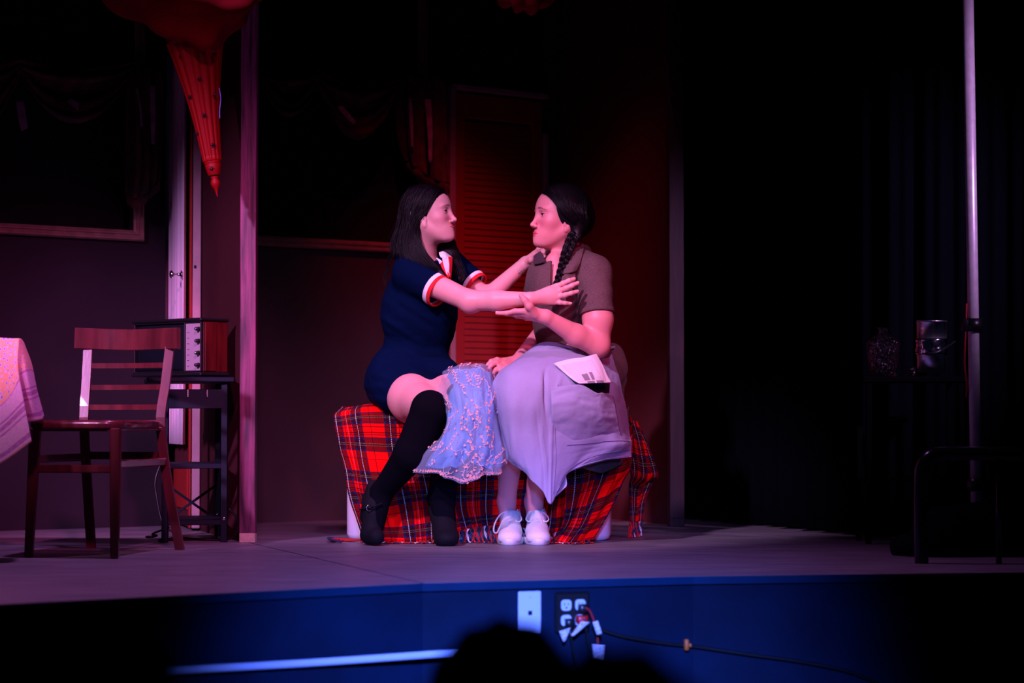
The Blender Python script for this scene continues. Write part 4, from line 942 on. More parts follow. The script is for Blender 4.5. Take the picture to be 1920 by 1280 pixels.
cd1 = [q0, q0 + ex * .012 + [0, 0, -.008], q0 + ex * .024 + [0, 0, -.035], q0 + ex * .035 + [0, 0, -.075], q0 + ex * .036 + [0, 0, -.11]]
o = obj('red_power_cord', tube(cd1, .0035, 8, 30), M['cabler']); tag(o, 'red cord bending down from the outlet box with paper labels', 'cord')
def tagp(name, corners, lab):
    G = net([[tuple(x) for x in corners[:2]], [tuple(x) for x in corners[2:]]], 8, 8, pix=False); U, Vv = ngrid(8, 8); v_, f_, _ = shell(G, .0012, .003 * np.sin(U * 3)); o = obj(name, (v_, f_), M['tagm']); return tag(o, lab, 'label', None)
dd_ = fy(1070, 1160)[1] - .06
def pt_(u, v, d=None): return V3(P(u, v, d or dd_))
tagp('paper_label', [pt_(1048, 1183), pt_(1070, 1176), pt_(1056, 1203), pt_(1060, 1201)], 'folded triangular white paper label hanging below the lower left socket')
tagp('paper_label', [pt_(1090, 1164), pt_(1106, 1166), pt_(1070, 1191), pt_(1076, 1192)], 'slanting white paper label under the red plug')
tagp('paper_label', [pt_(1111, 1166), pt_(1121, 1163), pt_(1119, 1190), pt_(1129, 1187)], 'white paper label wrapped around the upper part of the red cord')
tagp('paper_label', [pt_(1110, 1206), pt_(1134, 1208), pt_(1113, 1232), pt_(1132, 1236)], 'lowest pale blue-white paper label at the end of the red cord')
o = obj('stage_cable', tube([fy(u, v) + n_ * .012 for u, v in ((1108, 1176), (1130, 1182), (1165, 1192), (1210, 1200), (1250, 1206), (1281, 1209), (1320, 1214), (1400, 1226), (1500, 1240), (1600, 1262), (1680, 1300))], .0052, 8, 60), M['cable']); tag(o, 'long black cable running along the stage front to the right', 'cable')
o = obj('cable_clip', join([obox(fy(1281, 1207) + n_ * .022, Rw, (.006, .008, .016), .003), obox(fy(1288, 1208) + n_ * .02 , Rw, (.004, .005, .005), .001)]), M['brass']); tag(o, 'orange clip holding the black cable on the stage front', 'clip')
a_, b_ = fy(250, 1258.5), fy(905, 1217); a_ = a_ - [.0, .035, 0]; b_ = b_ - [0, .035, 0]; m_ = fy(600, 1238.5) - [0, .035, 0]
o = thing('pipe_rail', m_, 'pale horizontal pipe along the lower stage front, behind the audience', 'pipe')
obj('pipe', tube([a_, m_, b_], .0105, 14, 20), M['tube'], o)
for u, v in ((380, 1252), (560, 1240), (740, 1228)): q = fy(u, v); obj('bracket', bar(q, q - [0, .035, 0], .012, .012), M['navym'], o, smooth=False)
# ================================================================ AUDIENCE SILHOUETTES
def bust(u, v, d, lab, seed, wide=1.0, tilt=0.0):
    t = P(u, v, d); x, y, z_ = t; r = thing('person', (x, y, -.8), lab, 'person', None)
    hz_ = z_ - .115; pr = [ell((x, y, hz_), (.078, .098, .115), .03), cone((x, y, hz_ - .08), (x + tilt, y, hz_ - .2), .055, .062, .03),
        cone((x + tilt - .16 * wide, y + .02, hz_ - .25), (x + tilt + .16 * wide, y + .02, hz_ - .25), .06, .06, .06), ell((x + tilt, y + .02, hz_ - .42), (.19, .12, .26), .06),
        cone((x + tilt - .17, y, hz_ - .26), (x + tilt - .21, y + .06, hz_ - .52), .05, .04, .03), cone((x + tilt + .17, y, hz_ - .26), (x + tilt + .21, y + .06, hz_ - .52), .05, .04, .03),
        cone((x + tilt - .09, y + .02, hz_ - .6), (x + tilt - .1, y + .42, hz_ - .6), .09, .065, .04), cone((x + tilt + .09, y + .02, hz_ - .6), (x + tilt + .1, y + .42, hz_ - .6), .09, .065, .04),
        cone((x + tilt - .1, y + .42, hz_ - .6), (x + tilt - .1, y + .38, -.74), .06, .045, .03), cone((x + tilt + .1, y + .42, hz_ - .6), (x + tilt + .1, y + .38, -.74), .06, .045, .03)]
    vf = sdf(pr, .012); obj('body', vf, M['sil'], r)
    hr = [ell((x, y - .01, hz_ + .012), (.09, .108, .116), .03), ell((x, y - .07, hz_ - .06), (.08, .05, .11), .03)]
    obj('hair', sdf(hr, .008, lambda X, Y, Z: .003 * np.sin(X * 160 + 30 * Z)), M['sil'], r)
    sz = -.36
    cr_ = thing('auditorium_chair', (x + tilt, y, -.8), 'black chair under the ' + lab.split(',')[0], 'chair')
    obj('seat', box((x + tilt - .2, y - .16, hz_ - .74), (x + tilt + .2, y + .28, hz_ - .70), .01), M['sil'], cr_, smooth=False)
    for a in (-.18, .18):
        for b in (-.14, .26): obj('leg', bar((x + tilt + a, y + b, hz_ - .73), (x + tilt + a, y + b, -.8), .02, .02), M['sil'], cr_, smooth=False)
    return r
bust(946, 1181, 2.4, 'dark-haired audience member seen from behind, centre bottom', 1, 1.0, .02)
bust(1150, 1242, 1.65, 'top of an audience head at the bottom edge, right of the centre one', 2, 1.0, .02)
t = P(150, 1192, 2.6)
pc = thing('auditorium_chair', (t[0], t[1], -.8), 'empty dark padded chair back at the bottom left corner', 'chair')
obj('backrest', box((t[0] - .25, t[1] - .03, t[2] - .34), (P(322, 1195, 2.6)[0], t[1] + .03, t[2]), .028), M['sil'], pc)
obj('seat', box((t[0] - .24, t[1] - .02, t[2] - .50), (t[0] + .1, t[1] + .40, t[2] - .43), .02), M['sil'], pc)
for a in (-.22, .08):
    for b in (0, .36): obj('leg', bar((t[0] + a, t[1] + b, t[2] - .30 if b == 0 else t[2] - .48), (t[0] + a, t[1] + b, -.8), .022, .022), M['sil'], pc, smooth=False)

# ================================================================ BENCH, BLANKET
bA, bB = V3(FL(645, 1013)), V3(FL(1145, 1014.5)); ex = unit(bB - bA); ny = np.array([-ex[1], ex[0], 0]); bw = np.linalg.norm(bB - bA); bd = .40
bm = (bA + bB) / 2 + ny * (bd / 2 + .004)
bench = thing('bench', bm, 'white glossy plastic bench under the tartan blanket, seat of the two women', 'bench')
def rbox(c, R, hx, hy, z0, z1, r=.022, taper=.0):
    n = 40; prof = [(.93, z0), (.98, z0 + .006), (1, z0 + r), (1 - taper, z1 - r), (.985 - taper, z1 - .006), (.94 - taper, z1)]; vs = []
    for k_, z_ in prof:
        for j in range(n):
            a = 2 * math.pi * j / n; x = math.copysign(abs(math.cos(a)) ** .22, math.cos(a)); y = math.copysign(abs(math.sin(a)) ** .22, math.sin(a))
            ins = (1 - k_) * .3
            vs.append(c + R[0] * (hx - ins) * x + R[1] * (hy - ins) * y + np.array([0, 0, z_]))
    m = len(prof); fs = [(i * n + j, i * n + (j + 1) % n, (i + 1) * n + (j + 1) % n, (i + 1) * n + j) for i in range(m - 1) for j in range(n)] + [tuple(range(n))[::-1], tuple((m - 1) * n + j for j in range(n))]
    return np.array(vs), fs
obj('seat_shell', rbox(bm, [ex, ny, zz], bw / 2, bd / 2, 0.0, .45), M['white'], bench)
bl = thing('blanket', bm + np.array([0, 0, .455]), 'red tartan wool blanket with dark fringe spread over the white bench', 'blanket')
def fringe(G, parent, step, ln, edge='bottom', rng=(0, 1), drop=None, clumpy=True):
    row = G[-1]; n_ = gnorm(G)[-1]; n_ = n_ * (-1 if n_[:, 1].mean() > 0 else 1); m = len(row); L = np.linalg.norm(np.diff(row, axis=0), axis=1).sum(); cnt = int(L / step); P_ = {0: [], 1: [], 2: []}
    for i in range(cnt):
        t_ = (i + RNG.uniform(-.2, .2)) / cnt
        if not rng[0] <= t_ <= rng[1]: continue
        p = row[int(np.clip(t_, 0, 1) * (m - 1))]; q = [p]; out = RNG.uniform(.002, .02)
        for s in range(1, 6):
            zc = max(p[2] - ln * s / 5, .004); ov = max(0, ln * s / 5 - max(p[2] - .004, 0)) 
            q.append(np.array([p[0] + .006 * math.sin(i * 1.7 + s * .9) + (.25 * ov * math.sin(i * 2.1)), p[1] - out * s / 5 - ov * .6, zc]))
        for k_ in (0, 1): P_[(0, 0, 0, 1, 0, 0, 2, 1)[i % 8]].append(tube([x + np.array([.0025 * (k_ * 2 - 1) * math.cos(j * 1.6), .002 * math.sin(j * 1.6), .0]) for j, x in enumerate(q)], .0021, 4, 12))
    for k_, mm in ((0, 'yarn'), (1, 'yarnd'), (2, 'yarnw')):
        if P_[k_]: obj('fringe', join(P_[k_]), M[mm], parent, kind='stuff')
# left front panel
G = net([[(640, 764, 8.505), (700, 758, 8.505), (760, 762, 8.505), (840, 764, 8.505), (940, 764, 8.505), (1060, 764, 8.505), (1168, 764, 8.505)],
         [(633, 771, 8.305), (690, 762, 8.285), (760, 764, 8.285), (850, 765, 8.265), (945, 765, 8.255), (1060, 765, 8.255), (1172, 768, 8.275)],
         [(626, 784, 8.205), (690, 775, 8.145), (765, 778, 8.125), (850, 778, 8.115), (945, 778, 8.105), (1060, 778, 8.105), (1175, 780, 8.145)],
         [(636, 840, 8.195), (700, 845, 8.115), (770, 846, 8.095), (860, 845, 8.110), (945, 845, 8.095), (1062, 845, 8.105), (1120, 845, 8.125)],
         [(648, 895, 8.175), (710, 900, 8.095), (785, 897, 8.080), (860, 900, 8.105), (945, 895, 8.085), (1040, 895, 8.105), (1084, 890, 8.125)],
         [(664, 955, 8.165), (722, 962, 8.085), (795, 950, 8.075), (862, 950, 8.105), (940, 945, 8.085), (1030, 945, 8.105), (1072, 942, 8.125)],
         [(676, 1008, 8.145), (735, 1015, 8.075), (800, 1014, 8.070), (872, 992, 8.095), (940, 984, 8.085), (1022, 995, 8.115), (1064, 998, 8.125)]], 220, 110)
U, Vv = ngrid(220, 110)
v_, f_, uv_ = shell(G, .005, .016 * vn(U, Vv, 22, 2, 41) * np.clip(Vv * 1.6 - .4, 0, 1) + .006 * vn(U, Vv, 9, 6, 42))
v_[:, 2] = np.maximum(v_[:, 2], .002)
obj('front_drape', (v_, f_), M['tartan'], bl, uv=uv_ + [.04, .0]); fringe(G, bl, .0075, .06, rng=(0, .45)); fringe(G, bl, .0075, .075, rng=(.45, .98))
ps = [tube([V3(P(676, 1012, 8.125)) + [0, -.01, 0], V3(FL(660 - 6 * i, 1016 - i * .8)) + [0, 0, .006], V3(FL(640 - 4 * i, 1015 + i * .5)) + [0, 0, .005 + .002 * i], V3(FL(616 + i * 4, 1013 + i)) + [0, 0, .005]], .004, 5, 16) for i in range(7)]
obj('fringe', join(ps[:5]), M['yarn'], bl, kind='stuff'); obj('fringe', join(ps[5:]), M['yarnd'], bl, kind='stuff')
G = net([[(1062, 842, 8.135), (1110, 832, 8.115), (1160, 815, 8.125), (1186, 792, 8.185)], [(1062, 900, 8.110), (1110, 890, 8.080), (1150, 880, 8.085), (1188, 866, 8.145)],
         [(1060, 948, 8.105), (1095, 943, 8.075), (1130, 925, 8.075), (1170, 903, 8.125)], [(1052, 985, 8.100), (1080, 985, 8.065), (1110, 975, 8.065), (1143, 958, 8.100)],
         [(1028, 1017, 8.085), (1058, 1017, 8.045), (1085, 1015, 8.045), (1112, 1008, 8.070)]], 70, 90)
U, Vv = ngrid(70, 90); v_, f_, uv_ = shell(G, .006, .007 * np.sin(U * 16 + Vv * 5)); v_[:, 2] = np.maximum(v_[:, 2], .002)
obj('corner_drape', (v_, f_), M['tartan'], bl, uv=uv_ * [1, 1] + [.02, .05]); fringe(G, bl, .008, .05)
G = net([[(1172, 772, 8.245), (1190, 790, 8.425), (1196, 798, 8.545)], [(1177, 830, 8.215), (1204, 835, 8.425), (1213, 838, 8.575)], [(1183, 884, 8.195), (1212, 892, 8.425), (1230, 888, 8.575)],
         [(1180, 908, 8.345), (1196, 912, 8.485), (1222, 900, 8.625)], [(1181, 950, 8.405), (1192, 950, 8.485), (1206, 942, 8.545)], [(1181, 978, 8.425), (1190, 978, 8.485), (1203, 976, 8.525)]], 50, 90)
U, Vv = ngrid(50, 90); v_, f_, uv_ = shell(G, .006, .005 * np.sin(U * 14)); obj('side_drape', (v_, f_), M['tartan'], bl, uv=uv_ + [.03, .0]); fringe(G, bl, .007, .07)

# ================================================================ PEOPLE
class Head:
    def __init__(s, o, yaw, pitch, scale, flip=False, roll=0.0):
        """local: x forward, y left, z up. flip faces -X"""
        cy, sy = math.cos(math.radians(yaw)), math.sin(math.radians(yaw)); f = np.array([cy if not flip else -cy, -sy, 0.0])
        l = np.cross((0, 0, 1.0), f); u = np.array([0, 0, 1.0]); p = math.radians(pitch)
        f2 = f * math.cos(p) + u * math.sin(p); u2 = u * math.cos(p) - f * math.sin(p)
        r = math.radians(roll); l2 = l * math.cos(r) + u2 * math.sin(r); u3 = u2 * math.cos(r) - l * math.sin(r)
        s.R = np.array([f2, l2, u3]); s.o = V3(o); s.k = scale
    def w(s, p): return s.o + s.k * (np.asarray(p, float) @ s.R)
    def l(s, p): return ((np.asarray(p, float) - s.o) @ s.R.T) / s.k
    def e(s, c, r, k=.02, rot=0.0):
        R = s.R
        if rot: a = math.radians(rot); R = np.array([math.cos(a) * s.R[0] + math.sin(a) * s.R[2], s.R[1], -math.sin(a) * s.R[0] + math.cos(a) * s.R[2]])
        return ell(s.w(c), np.array(r) * s.k, k * s.k, R)
    def c(s, a, b, ra, rb, k=.02): return cone(s.w(a), s.w(b), ra * s.k, rb * s.k, k * s.k)
EYE = [(.0655, sy * .0305, .0165) for sy in (-1, 1)]; ER = .0128
def lip_arc(y, c): return c - 11.5 * y * y
def head_prims(H, ul=.0042, ll=.0048, smile=.0, nz=.0):
    q = [H.e((-.012, 0, .040), (.090, .071, .078), .02), H.e((.028, 0, .036), (.052, .060, .062), .03), H.e((.028, 0, -.010), (.050, .058, .058), .03), H.e((.030, 0, -.052), (.046, .043, .040), .025)]
    for s in (-1, 1):
        q += [H.c((-.004, s * .054, -.034), (.062, s * .016, -.077), .016, .013, .022), H.e((.052, s * .035, -.012), (.022, .022, .022), .02), H.e((.055, s * .026, -.040), (.018, .018, .02), .02)]
    q += [H.e((.0790, 0, -.0765), (.0150, .0175, .0145), .018), H.e((.0675, 0, -.046), (.0205, .034, .024), .015), H.e((.050, 0, -.060), (.040, .036, .030), .02)]
    for s in (-1, 1): q.append(neg(H.e((.092, s * .031, .016), (.017, .019, .0135), .014)))
    for s in (-1, 1): q.append(H.e((.068, s * .029, .034), (.010, .020, .006), .012))
    q += [H.c((.0775, 0, .022), (.0965, 0, -.010 - nz), .0056, .0070, .013), H.e((.1010, 0, -.0158 - nz), (.0078, .0080, .0070), .008)]
    for s in (-1, 1): q.append(H.e((.0925, s * .0105, -.0200 - nz), (.0080, .0058, .0060), .005))
    for s in (-1, 1): q.append(neg(H.e((.0960, s * .0056, -.0255 - nz), (.0045, .0026, .0026), .002)))
    for c in EYE: q.append(H.e(c, (ER + .0016,) * 3, .004))
    for s in (-1, 1): q.append(neg(H.e((.0795, s * .0315, .0158), (.009, .0125, .0036), .0015)))
    mz = -.0465 - nz
    H.lips = (ul, ll, smile, mz)
    for zc, r0, yr, xc in ((mz + .0048, ul, .0240, .0948), (mz - .0050, ll, .0200, .0938)):
        ys = np.linspace(-yr, yr, 9)
        for a, b in zip(ys[:-1], ys[1:]):
            ra, rb = [r0 * math.sqrt(max(1 - (abs(t) / yr) ** 2, .06)) for t in (a, b)]
            q.append(H.c((lip_arc(a, xc) - r0 * .8, a, zc + smile * (a / .024) ** 2 - (zc - mz) * .75 * (a / yr) ** 2), (lip_arc(b, xc) - r0 * .8, b, zc + smile * (b / .024) ** 2 - (zc - mz) * .75 * (b / yr) ** 2), ra, rb, .004))
    ys = np.linspace(-.0255, .0255, 9)
    for a, b in zip(ys[:-1], ys[1:]): q.append(neg(H.c((lip_arc(a, .0958), a, mz + smile * (a / .024) ** 2), (lip_arc(b, .0958), b, mz + smile * (b / .024) ** 2), .0012, .0012, .0012)))
    q.append(neg(H.e((.0985, 0, -.0330), (.004, .0022, .006), .003)))
    for s in (-1, 1):
        q += [H.e((.000, s * .068, -.019), (.0125, .0060, .0205), .004, rot=-12), H.e((.004, s * .067, -.036), (.0068, .0052, .0085), .005)]
        q += [neg(H.e((.004, s * .0755, -.019), (.0066, .0046, .0110), .002, rot=-12)), neg(H.e((-.003, s * .0755, -.012), (.0056, .0032, .0085), .002, rot=-12))]
    return q
def head_tint(H, V, lip=(.75, .32, .38), brow=(.10, .07, .09)):
    L = H.l(V); T = np.ones((len(V), 3)); x, y, z = L.T
    near = np.linalg.norm(L, axis=1) < .16
    def soft(d): return np.clip((1 - d) * 3, 0, 1)[:, None]
    ul, ll, smile, mz = H.lips; zz_ = z - smile * (y / .024) ** 2
    def la(zc, r0, yr, xc):
        w_ = np.clip(1 - (y / (yr + .001)) ** 2, 0.001, 1) ** .5; d_ = np.sqrt((x - lip_arc(y, xc) + r0 * .8) ** 2 + (zz_ - zc + (zc - mz) * .75 * (y / yr) ** 2) ** 2) / (r0 * 1.55 * w_ + .0008); return np.where(np.abs(y) < yr + .001, d_, 9)
    ml = np.maximum(soft(la(mz + .0048, ul, .0240, .0948) ** 2), soft(la(mz - .0050, ll, .0200, .0938) ** 2)) * (near & (x > .060))[:, None]
    T = T * (1 - ml) + np.array(lip) * ml
    for s in (-1, 1):
        yy = y * s; zc = .0350 + .0030 * np.sin((yy - .010) / .038 * 3.14) + .0035 * (.03 - yy) / .02; hw_ = .0030 * np.clip((.056 - yy) / .03, .35, 1)
        mb = np.clip(1.6 - 1.2 * np.abs(z - zc) / hw_, 0, 1) * (near & (x > .03) & (yy > .011)) * np.clip((.054 - yy) / .006, 0, 1); T = T * (1 - mb[:, None] * .8) + np.array(brow) * mb[:, None] * .8
        d = ((yy - .040) / .022) ** 2 + ((z + .014) / .020) ** 2; m = near & (x > .03); T[m] *= (1 - np.array([.0, .22, .15]) * np.exp(-d[m])[:, None])
        d = ((yy - .030) / .016) ** 2 + ((z - .0225) / .006) ** 2; T[m] *= (1 - np.array([.18, .30, .22]) * np.exp(-d[m])[:, None])
    return T
def face_parts(H, body):
    for s, c in zip((-1, 1), EYE):
        e = obj('eye', lathe([(0, -ER)] + [(ER * math.sin(a), -ER * math.cos(a)) for a in np.linspace(.15, 2.99, 15)] + [(0, ER)], (0, 0, 0), 24), M['eyew'], body)
        v = np.array([tuple(p.co) for p in e.data.vertices]) + ROOT[body]   # re-place in head space
        v = H.w(v * 1.0 + np.array(c)) - ROOT[body]; e.data.vertices.foreach_set('co', v.ravel()); e.data.update()
        gz = unit((1, s * .08, -.05)); n_ = 18; g1 = unit(np.cross(gz, (0, 0, 1))); g2 = np.cross(gz, g1)
        vs = [np.array(c) + gz * (ER + .0006)] + [np.array(c) + gz * math.sqrt(ER ** 2 - r * r) * 1.02 + r * (math.cos(a) * g1 + math.sin(a) * g2) for r in (.0035, .0058) for a in np.linspace(0, 2 * math.pi, n_, endpoint=False)]
        fs = [(0, 1 + j, 1 + (j + 1) % n_) for j in range(n_)] + [(1 + j, 1 + n_ + j, 1 + n_ + (j + 1) % n_, 1 + (j + 1) % n_) for j in range(n_)]
        obj('iris', (H.w(np.array(vs)), fs), M['iris'], body)
        la = []
        for t_ in np.linspace(-1, 1, 12):
            y = s * .0315 + .0125 * t_; xx = math.sqrt(max((ER + .0018) ** 2 - (y - c[1]) ** 2 - .0036 ** 2, 1e-6)) + c[0]; la.append(H.w((xx + .0004, y, .0158 + .0034 * math.sqrt(max(1 - t_ * t_ * .98, 0)))))
        obj('eyelashes', tube(la, [.0005] + [.00105] * 10 + [.0006], 5), M['lash'], body)
def hand_chain(pts, r0, r1, k=.005):
    P_ = [V3(p) for p in pts]; n = len(P_) - 1; out = []
    for i in range(n): out.append(cone(P_[i], P_[i + 1], r0 + (r1 - r0) * i / n, r0 + (r1 - r0) * (i + 1) / n, k))
    return out
def nail(parent, tip, prev, view, r=.0045, mt=None):
    tip = V3(tip); ax = unit(tip - V3(prev)); n_ = unit(V3(view)); n_ = unit(n_ - ax * np.dot(n_, ax)); s_ = np.cross(ax, n_)
    G = np.zeros((5, 5, 3))
    for j in range(5):
        for i in range(5):
            a = (i - 2) / 2; b = (j - 2) / 2; G[j, i] = tip + n_ * (.0068 - .0022 * a * a) + s_ * a * r + ax * (b * r * 1.15 - .0005)
    v_, f_, _ = shell(G, .0006); obj('fingernail', (v_, f_), mt or M['nail'], parent)
M['nail'] = mat('fingernail', (.85, .52, .48), .25)
def strands(H, guides, n, rad=.0013, seg=22, jit=.006, mat_=None, parent=None, name='hair_strands', seed=1):
    """many fine locks blended between guide paths (lists of local points, same length)"""
    rg = np.random.default_rng(seed); Gd = np.array(guides, float); ps = []
    for i in range(n):
        t_ = rg.uniform(0, len(Gd) - 1.001); a = int(t_); f = t_ - a
        p = Gd[a] * (1 - f) + Gd[a + 1] * f; p = cr(p, seg); s = np.linspace(0, 1, seg)[:, None]
        p = p + rg.normal(0, jit, 3) * (.25 + s) + .0022 * np.sin(s * rg.uniform(6, 16) + rg.uniform(0, 6)) * rg.normal(0, 1, 3)
        r = rad * rg.uniform(.6, 1.5) * np.clip(np.sin(np.linspace(.25, 3.05, seg)), .12, 1)
        ps.append(tube(H.w(p) if H else p, r, 4, flat=.6))
    return obj(name, join(ps), mat_, parent, kind='stuff')

# ---------------------------------------------------------------- WOMAN ON THE LEFT
H1 = Head(P(805, 409, 8.16), 17, 4, 0.97, roll=-3)
w1 = thing('person', V3(P(770, 770, 8.2)) * [1, 1, 0] + [0, 0, .0], 'woman in navy dress and black knee socks, reaching out to the right', 'person')
def D(*a): return V3(P(*a))
sh1, el1, wr1 = D(768, 513, 8.13), D(880, 564, 7.97), D(990, 560, 7.90)
sh1f, el1f, wr1f = D(845, 505, 8.36), D(912, 560, 8.26), D(985, 492, 8.30)
hipn, kneen, ankn = D(735, 722, 8.28), D(806, 767, 7.84), D(708, 930, 7.99)
hipf, kneef, ankf = D(790, 712, 8.34), D(868, 745, 7.86), D(834, 955, 8.0)
nk0, nk1 = H1.w((-.022, 0, -.045)), D(792, 492, 8.22)
body = head_prims(H1, .0030, .0036, .0030)
body += [cone(nk0, nk1, .050, .052, .03), cone(D(775, 512, 8.15), D(838, 508, 8.33), .050, .050, .03), ell(D(790, 560, 8.23), (.105, .10, .13), .05), ell(D(785, 635, 8.26), (.10, .095, .10), .05), ell(D(768, 705, 8.28), (.10, .11, .07), .05)]
body += [cone(sh1, el1, .049, .037, .02), cone(el1, D(930, 563, 7.94), .037, .036, .02), cone(D(930, 563, 7.94), wr1, .036, .0235, .015), ell(D(882, 570, 7.975), .030, .02)]
body += [cone(sh1f, el1f, .046, .036, .02), cone(el1f, wr1f, .036, .0225, .02)]
body += [cone(hipn, D(775, 748, 8.05), .080, .085, .04), cone(D(775, 748, 8.05), kneen, .083, .060, .03), cone(kneen, D(772, 850, 7.87), .055, .052, .02), cone(D(772, 850, 7.87), D(714, 925, 7.985), .050, .030, .02)]
body += [cone(hipf, kneef, .092, .058, .03), cone(kneef, D(842, 850, 7.93), .052, .046, .02), cone(D(842, 850, 7.93), D(828, 930, 8.0), .045, .034, .02)]
body += [cone(D(714, 925, 7.985), D(702, 985, 7.96), .030, .024, .02), cone(D(702, 985, 7.96), D(702, 1004, 7.935), .022, .016, .02), cone(D(828, 930, 8.0), D(834, 975, 7.97), .032, .026, .02), cone(D(834, 975, 7.97), D(838, 1008, 7.93), .024, .016, .02)]
# near hand on the other woman's chest
kn = [D(1043, 537, 7.925), D(1046, 546, 7.915), D(1044, 556, 7.913), D(1038, 566, 7.918)]
fin = [[kn[0], D(1056, 531, 7.915), D(1067, 526, 7.915), D(1076, 523, 7.925)], [kn[1], D(1061, 540, 7.90), D(1073, 535, 7.90), D(1083, 530.5, 7.91)],
       [kn[2], D(1059, 553, 7.898), D(1071, 549.5, 7.90), D(1082, 546.5, 7.91)], [kn[3], D(1050, 567, 7.908), D(1060, 568, 7.91), D(1069, 569, 7.918)]]
for q in kn: body.append(cone(wr1 + [.01, 0, 0], q, .019, .0115, .010))
body.append(ell((wr1 + kn[1] + kn[2]) / 3 + [.012, .004, 0], (.034, .016, .028), .012))
for i, q in enumerate(fin): body += hand_chain(q, (.0098, .0098, .0093, .0083)[i], (.0074, .0074, .0072, .0064)[i])
thb = [D(1008, 553, 7.945), D(1022, 547, 7.965), D(1035, 544, 7.972), D(1046, 542, 7.975)]
body += hand_chain(thb, .013, .0085, .008)
# far hand resting on the other woman's shoulder
kf = [D(1001, 476, 8.275), D(1007, 481, 8.265), D(1011, 488, 8.262), D(1011, 496, 8.265)]
for q in kf: body.append(cone(wr1f, q, .017, .011, .010))
ff = [[kf[0], D(1010, 467, 8.26), D(1019, 463, 8.255), D(1027, 463, 8.26)], [kf[1], D(1019, 473, 8.25), D(1029, 470, 8.245), D(1038, 471, 8.25)], [kf[2], D(1023, 483, 8.245), D(1033, 482, 8.24), D(1041, 484, 8.245)], [kf[3], D(1022, 494, 8.25), D(1030, 495, 8.25), D(1037, 498, 8.255)]]
for i, q in enumerate(ff): body += hand_chain(q, .0095, .007)
body += hand_chain([wr1f, D(996, 487, 8.25), D(1005, 481, 8.235), D(1014, 477, 8.23)], .012, .008, .008)
def boxof(pts, m): a = np.array([V3(p) for p in pts]); return a.min(0) - m, a.max(0) + m
b1 = boxof([H1.w((.115, 0, 0)), H1.w((-.03, .0, -.075)), H1.w((0, .085, 0)), H1.w((0, -.085, 0)), H1.w((0, 0, .1))], .012)
b2 = boxof([wr1, *[q[-1] for q in fin], thb[-1], D(1005, 580, 7.9)], .016); b3 = boxof([wr1f, *[q[-1] for q in ff]], .015)
V_, Fc = sdf_multi(body, .0033, [(b1[0], b1[1], .0017), (b2[0], b2[1], .0019), (b3[0], b3[1], .0025)])
bo = obj('body', (V_, Fc), M['skin1'], w1, col=head_tint(H1, V_)); ROOT[bo] = ROOT[w1]
face_parts(H1, bo)
for q in fin: nail(bo, q[-1], q[-2], (0, -1, .35), .0044)
obj('wrist_mark', tube([D(971.5, 513, 8.266), D(978, 508.5, 8.262), D(984, 504, 8.264)], .0009, 4, 8), M['lash'], bo, label='thin dark mark on the forearm')
# dress
c1 = D(815, 540, 8.068); a1 = unit(D(880, 578, 7.985) - D(772, 512, 8.13))
def folds1(X, Y, Z):
    g_ = np.exp(-((Z - .60) / .13) ** 2)
    return (.0065 * vn3(X, Y, Z, 9, 7, 42, 3, (9, 7)) * g_ + .0050 * vn3(X, Y, Z, 16, 8, 40, 5, (14, 22)) * np.exp(-((Z - .80) / .10) ** 2) + .0016 * vn3(X, Y, Z, 40, 30, 60, 6)).astype(np.float32)
dress = [cone(D(775, 503, 8.15), D(840, 498, 8.33), .060, .060, .04), cone(D(766, 478, 8.2), D(800, 480, 8.25), .05, .05, .04), ell(D(790, 560, 8.22), (.128, .118, .145), .05), ell(D(788, 618, 8.24), (.128, .11, .12), .05), ell(D(783, 585, 8.22), (.130, .11, .12), .05),
         ell(D(772, 692, 8.28), (.145, .17, .105), .05), ell(D(732, 705, 8.28), (.060, .13, .095), .05), cone(D(733, 718, 8.28), D(745, 729, 8.13), .100, .094, .03), cone(D(800, 690, 8.32), D(838, 708, 8.05), .088, .062, .03), cone(D(740, 700, 8.2), D(812, 700, 8.06), .075, .055, .04),
         ccone(D(770, 513, 8.13), c1, .070, .060, .020), ccone(D(845, 500, 8.34), D(886, 529, 8.285), .062, .052, .012)]
dress += [neg(cone(nk0, D(800, 482, 8.2), .05, .050, .008)), neg(cone(D(800, 470, 8.17), D(826, 505, 8.10), .02, .012, .01))]
dv, df_ = sdf(dress, .005, folds1); dr1 = obj('dress', (dv, df_), M['navy'], w1); ROOT[dr1] = ROOT[w1]
def band(c, ax, r, w_, th, m, parent, name, sq=1.0, lab=None):
    ax = unit(ax); s = unit(np.cross(ax, (0, 1, 0))); u = np.cross(s, ax); n = 40; vs = []
    prof = [(r - th, 0), (r, 0), (r + .0005, .002), (r - .0005, w_ - .002), (r - .001, w_), (r - th, w_)]
    for rr, z_ in prof:
        for j in range(n): a = 2 * math.pi * j / n; vs.append(c + ax * z_ + rr * (math.cos(a) * s + math.sin(a) * u * sq))
    m_ = len(prof); fs = [(i * n + j, i * n + (j + 1) % n, ((i + 1) % m_) * n + (j + 1) % n, ((i + 1) % m_) * n + j) for i in range(m_) for j in range(n)]
    return obj(name, (np.array(vs), fs), m, parent, label=lab)
band(c1 - a1 * .002, a1, .0625, .017, .005, M['band_w'], w1, 'sleeve_band', .95, 'white sleeve band'); band(c1 + a1 * .015, a1, .0615, .014, .005, M['band_r'], w1, 'sleeve_band', .95, 'red sleeve edge')
a2 = unit(D(908, 548, 8.26) - D(860, 508, 8.32)); c2 = D(886, 529, 8.285)
band(c2 - a2 * .003, a2, .0520, .015, .005, M['band_w'], w1, 'sleeve_band', .95, 'white sleeve band'); band(c2 + a2 * .012, a2, .0512, .013, .005, M['band_r'], w1, 'sleeve_band', .95, 'red sleeve edge')
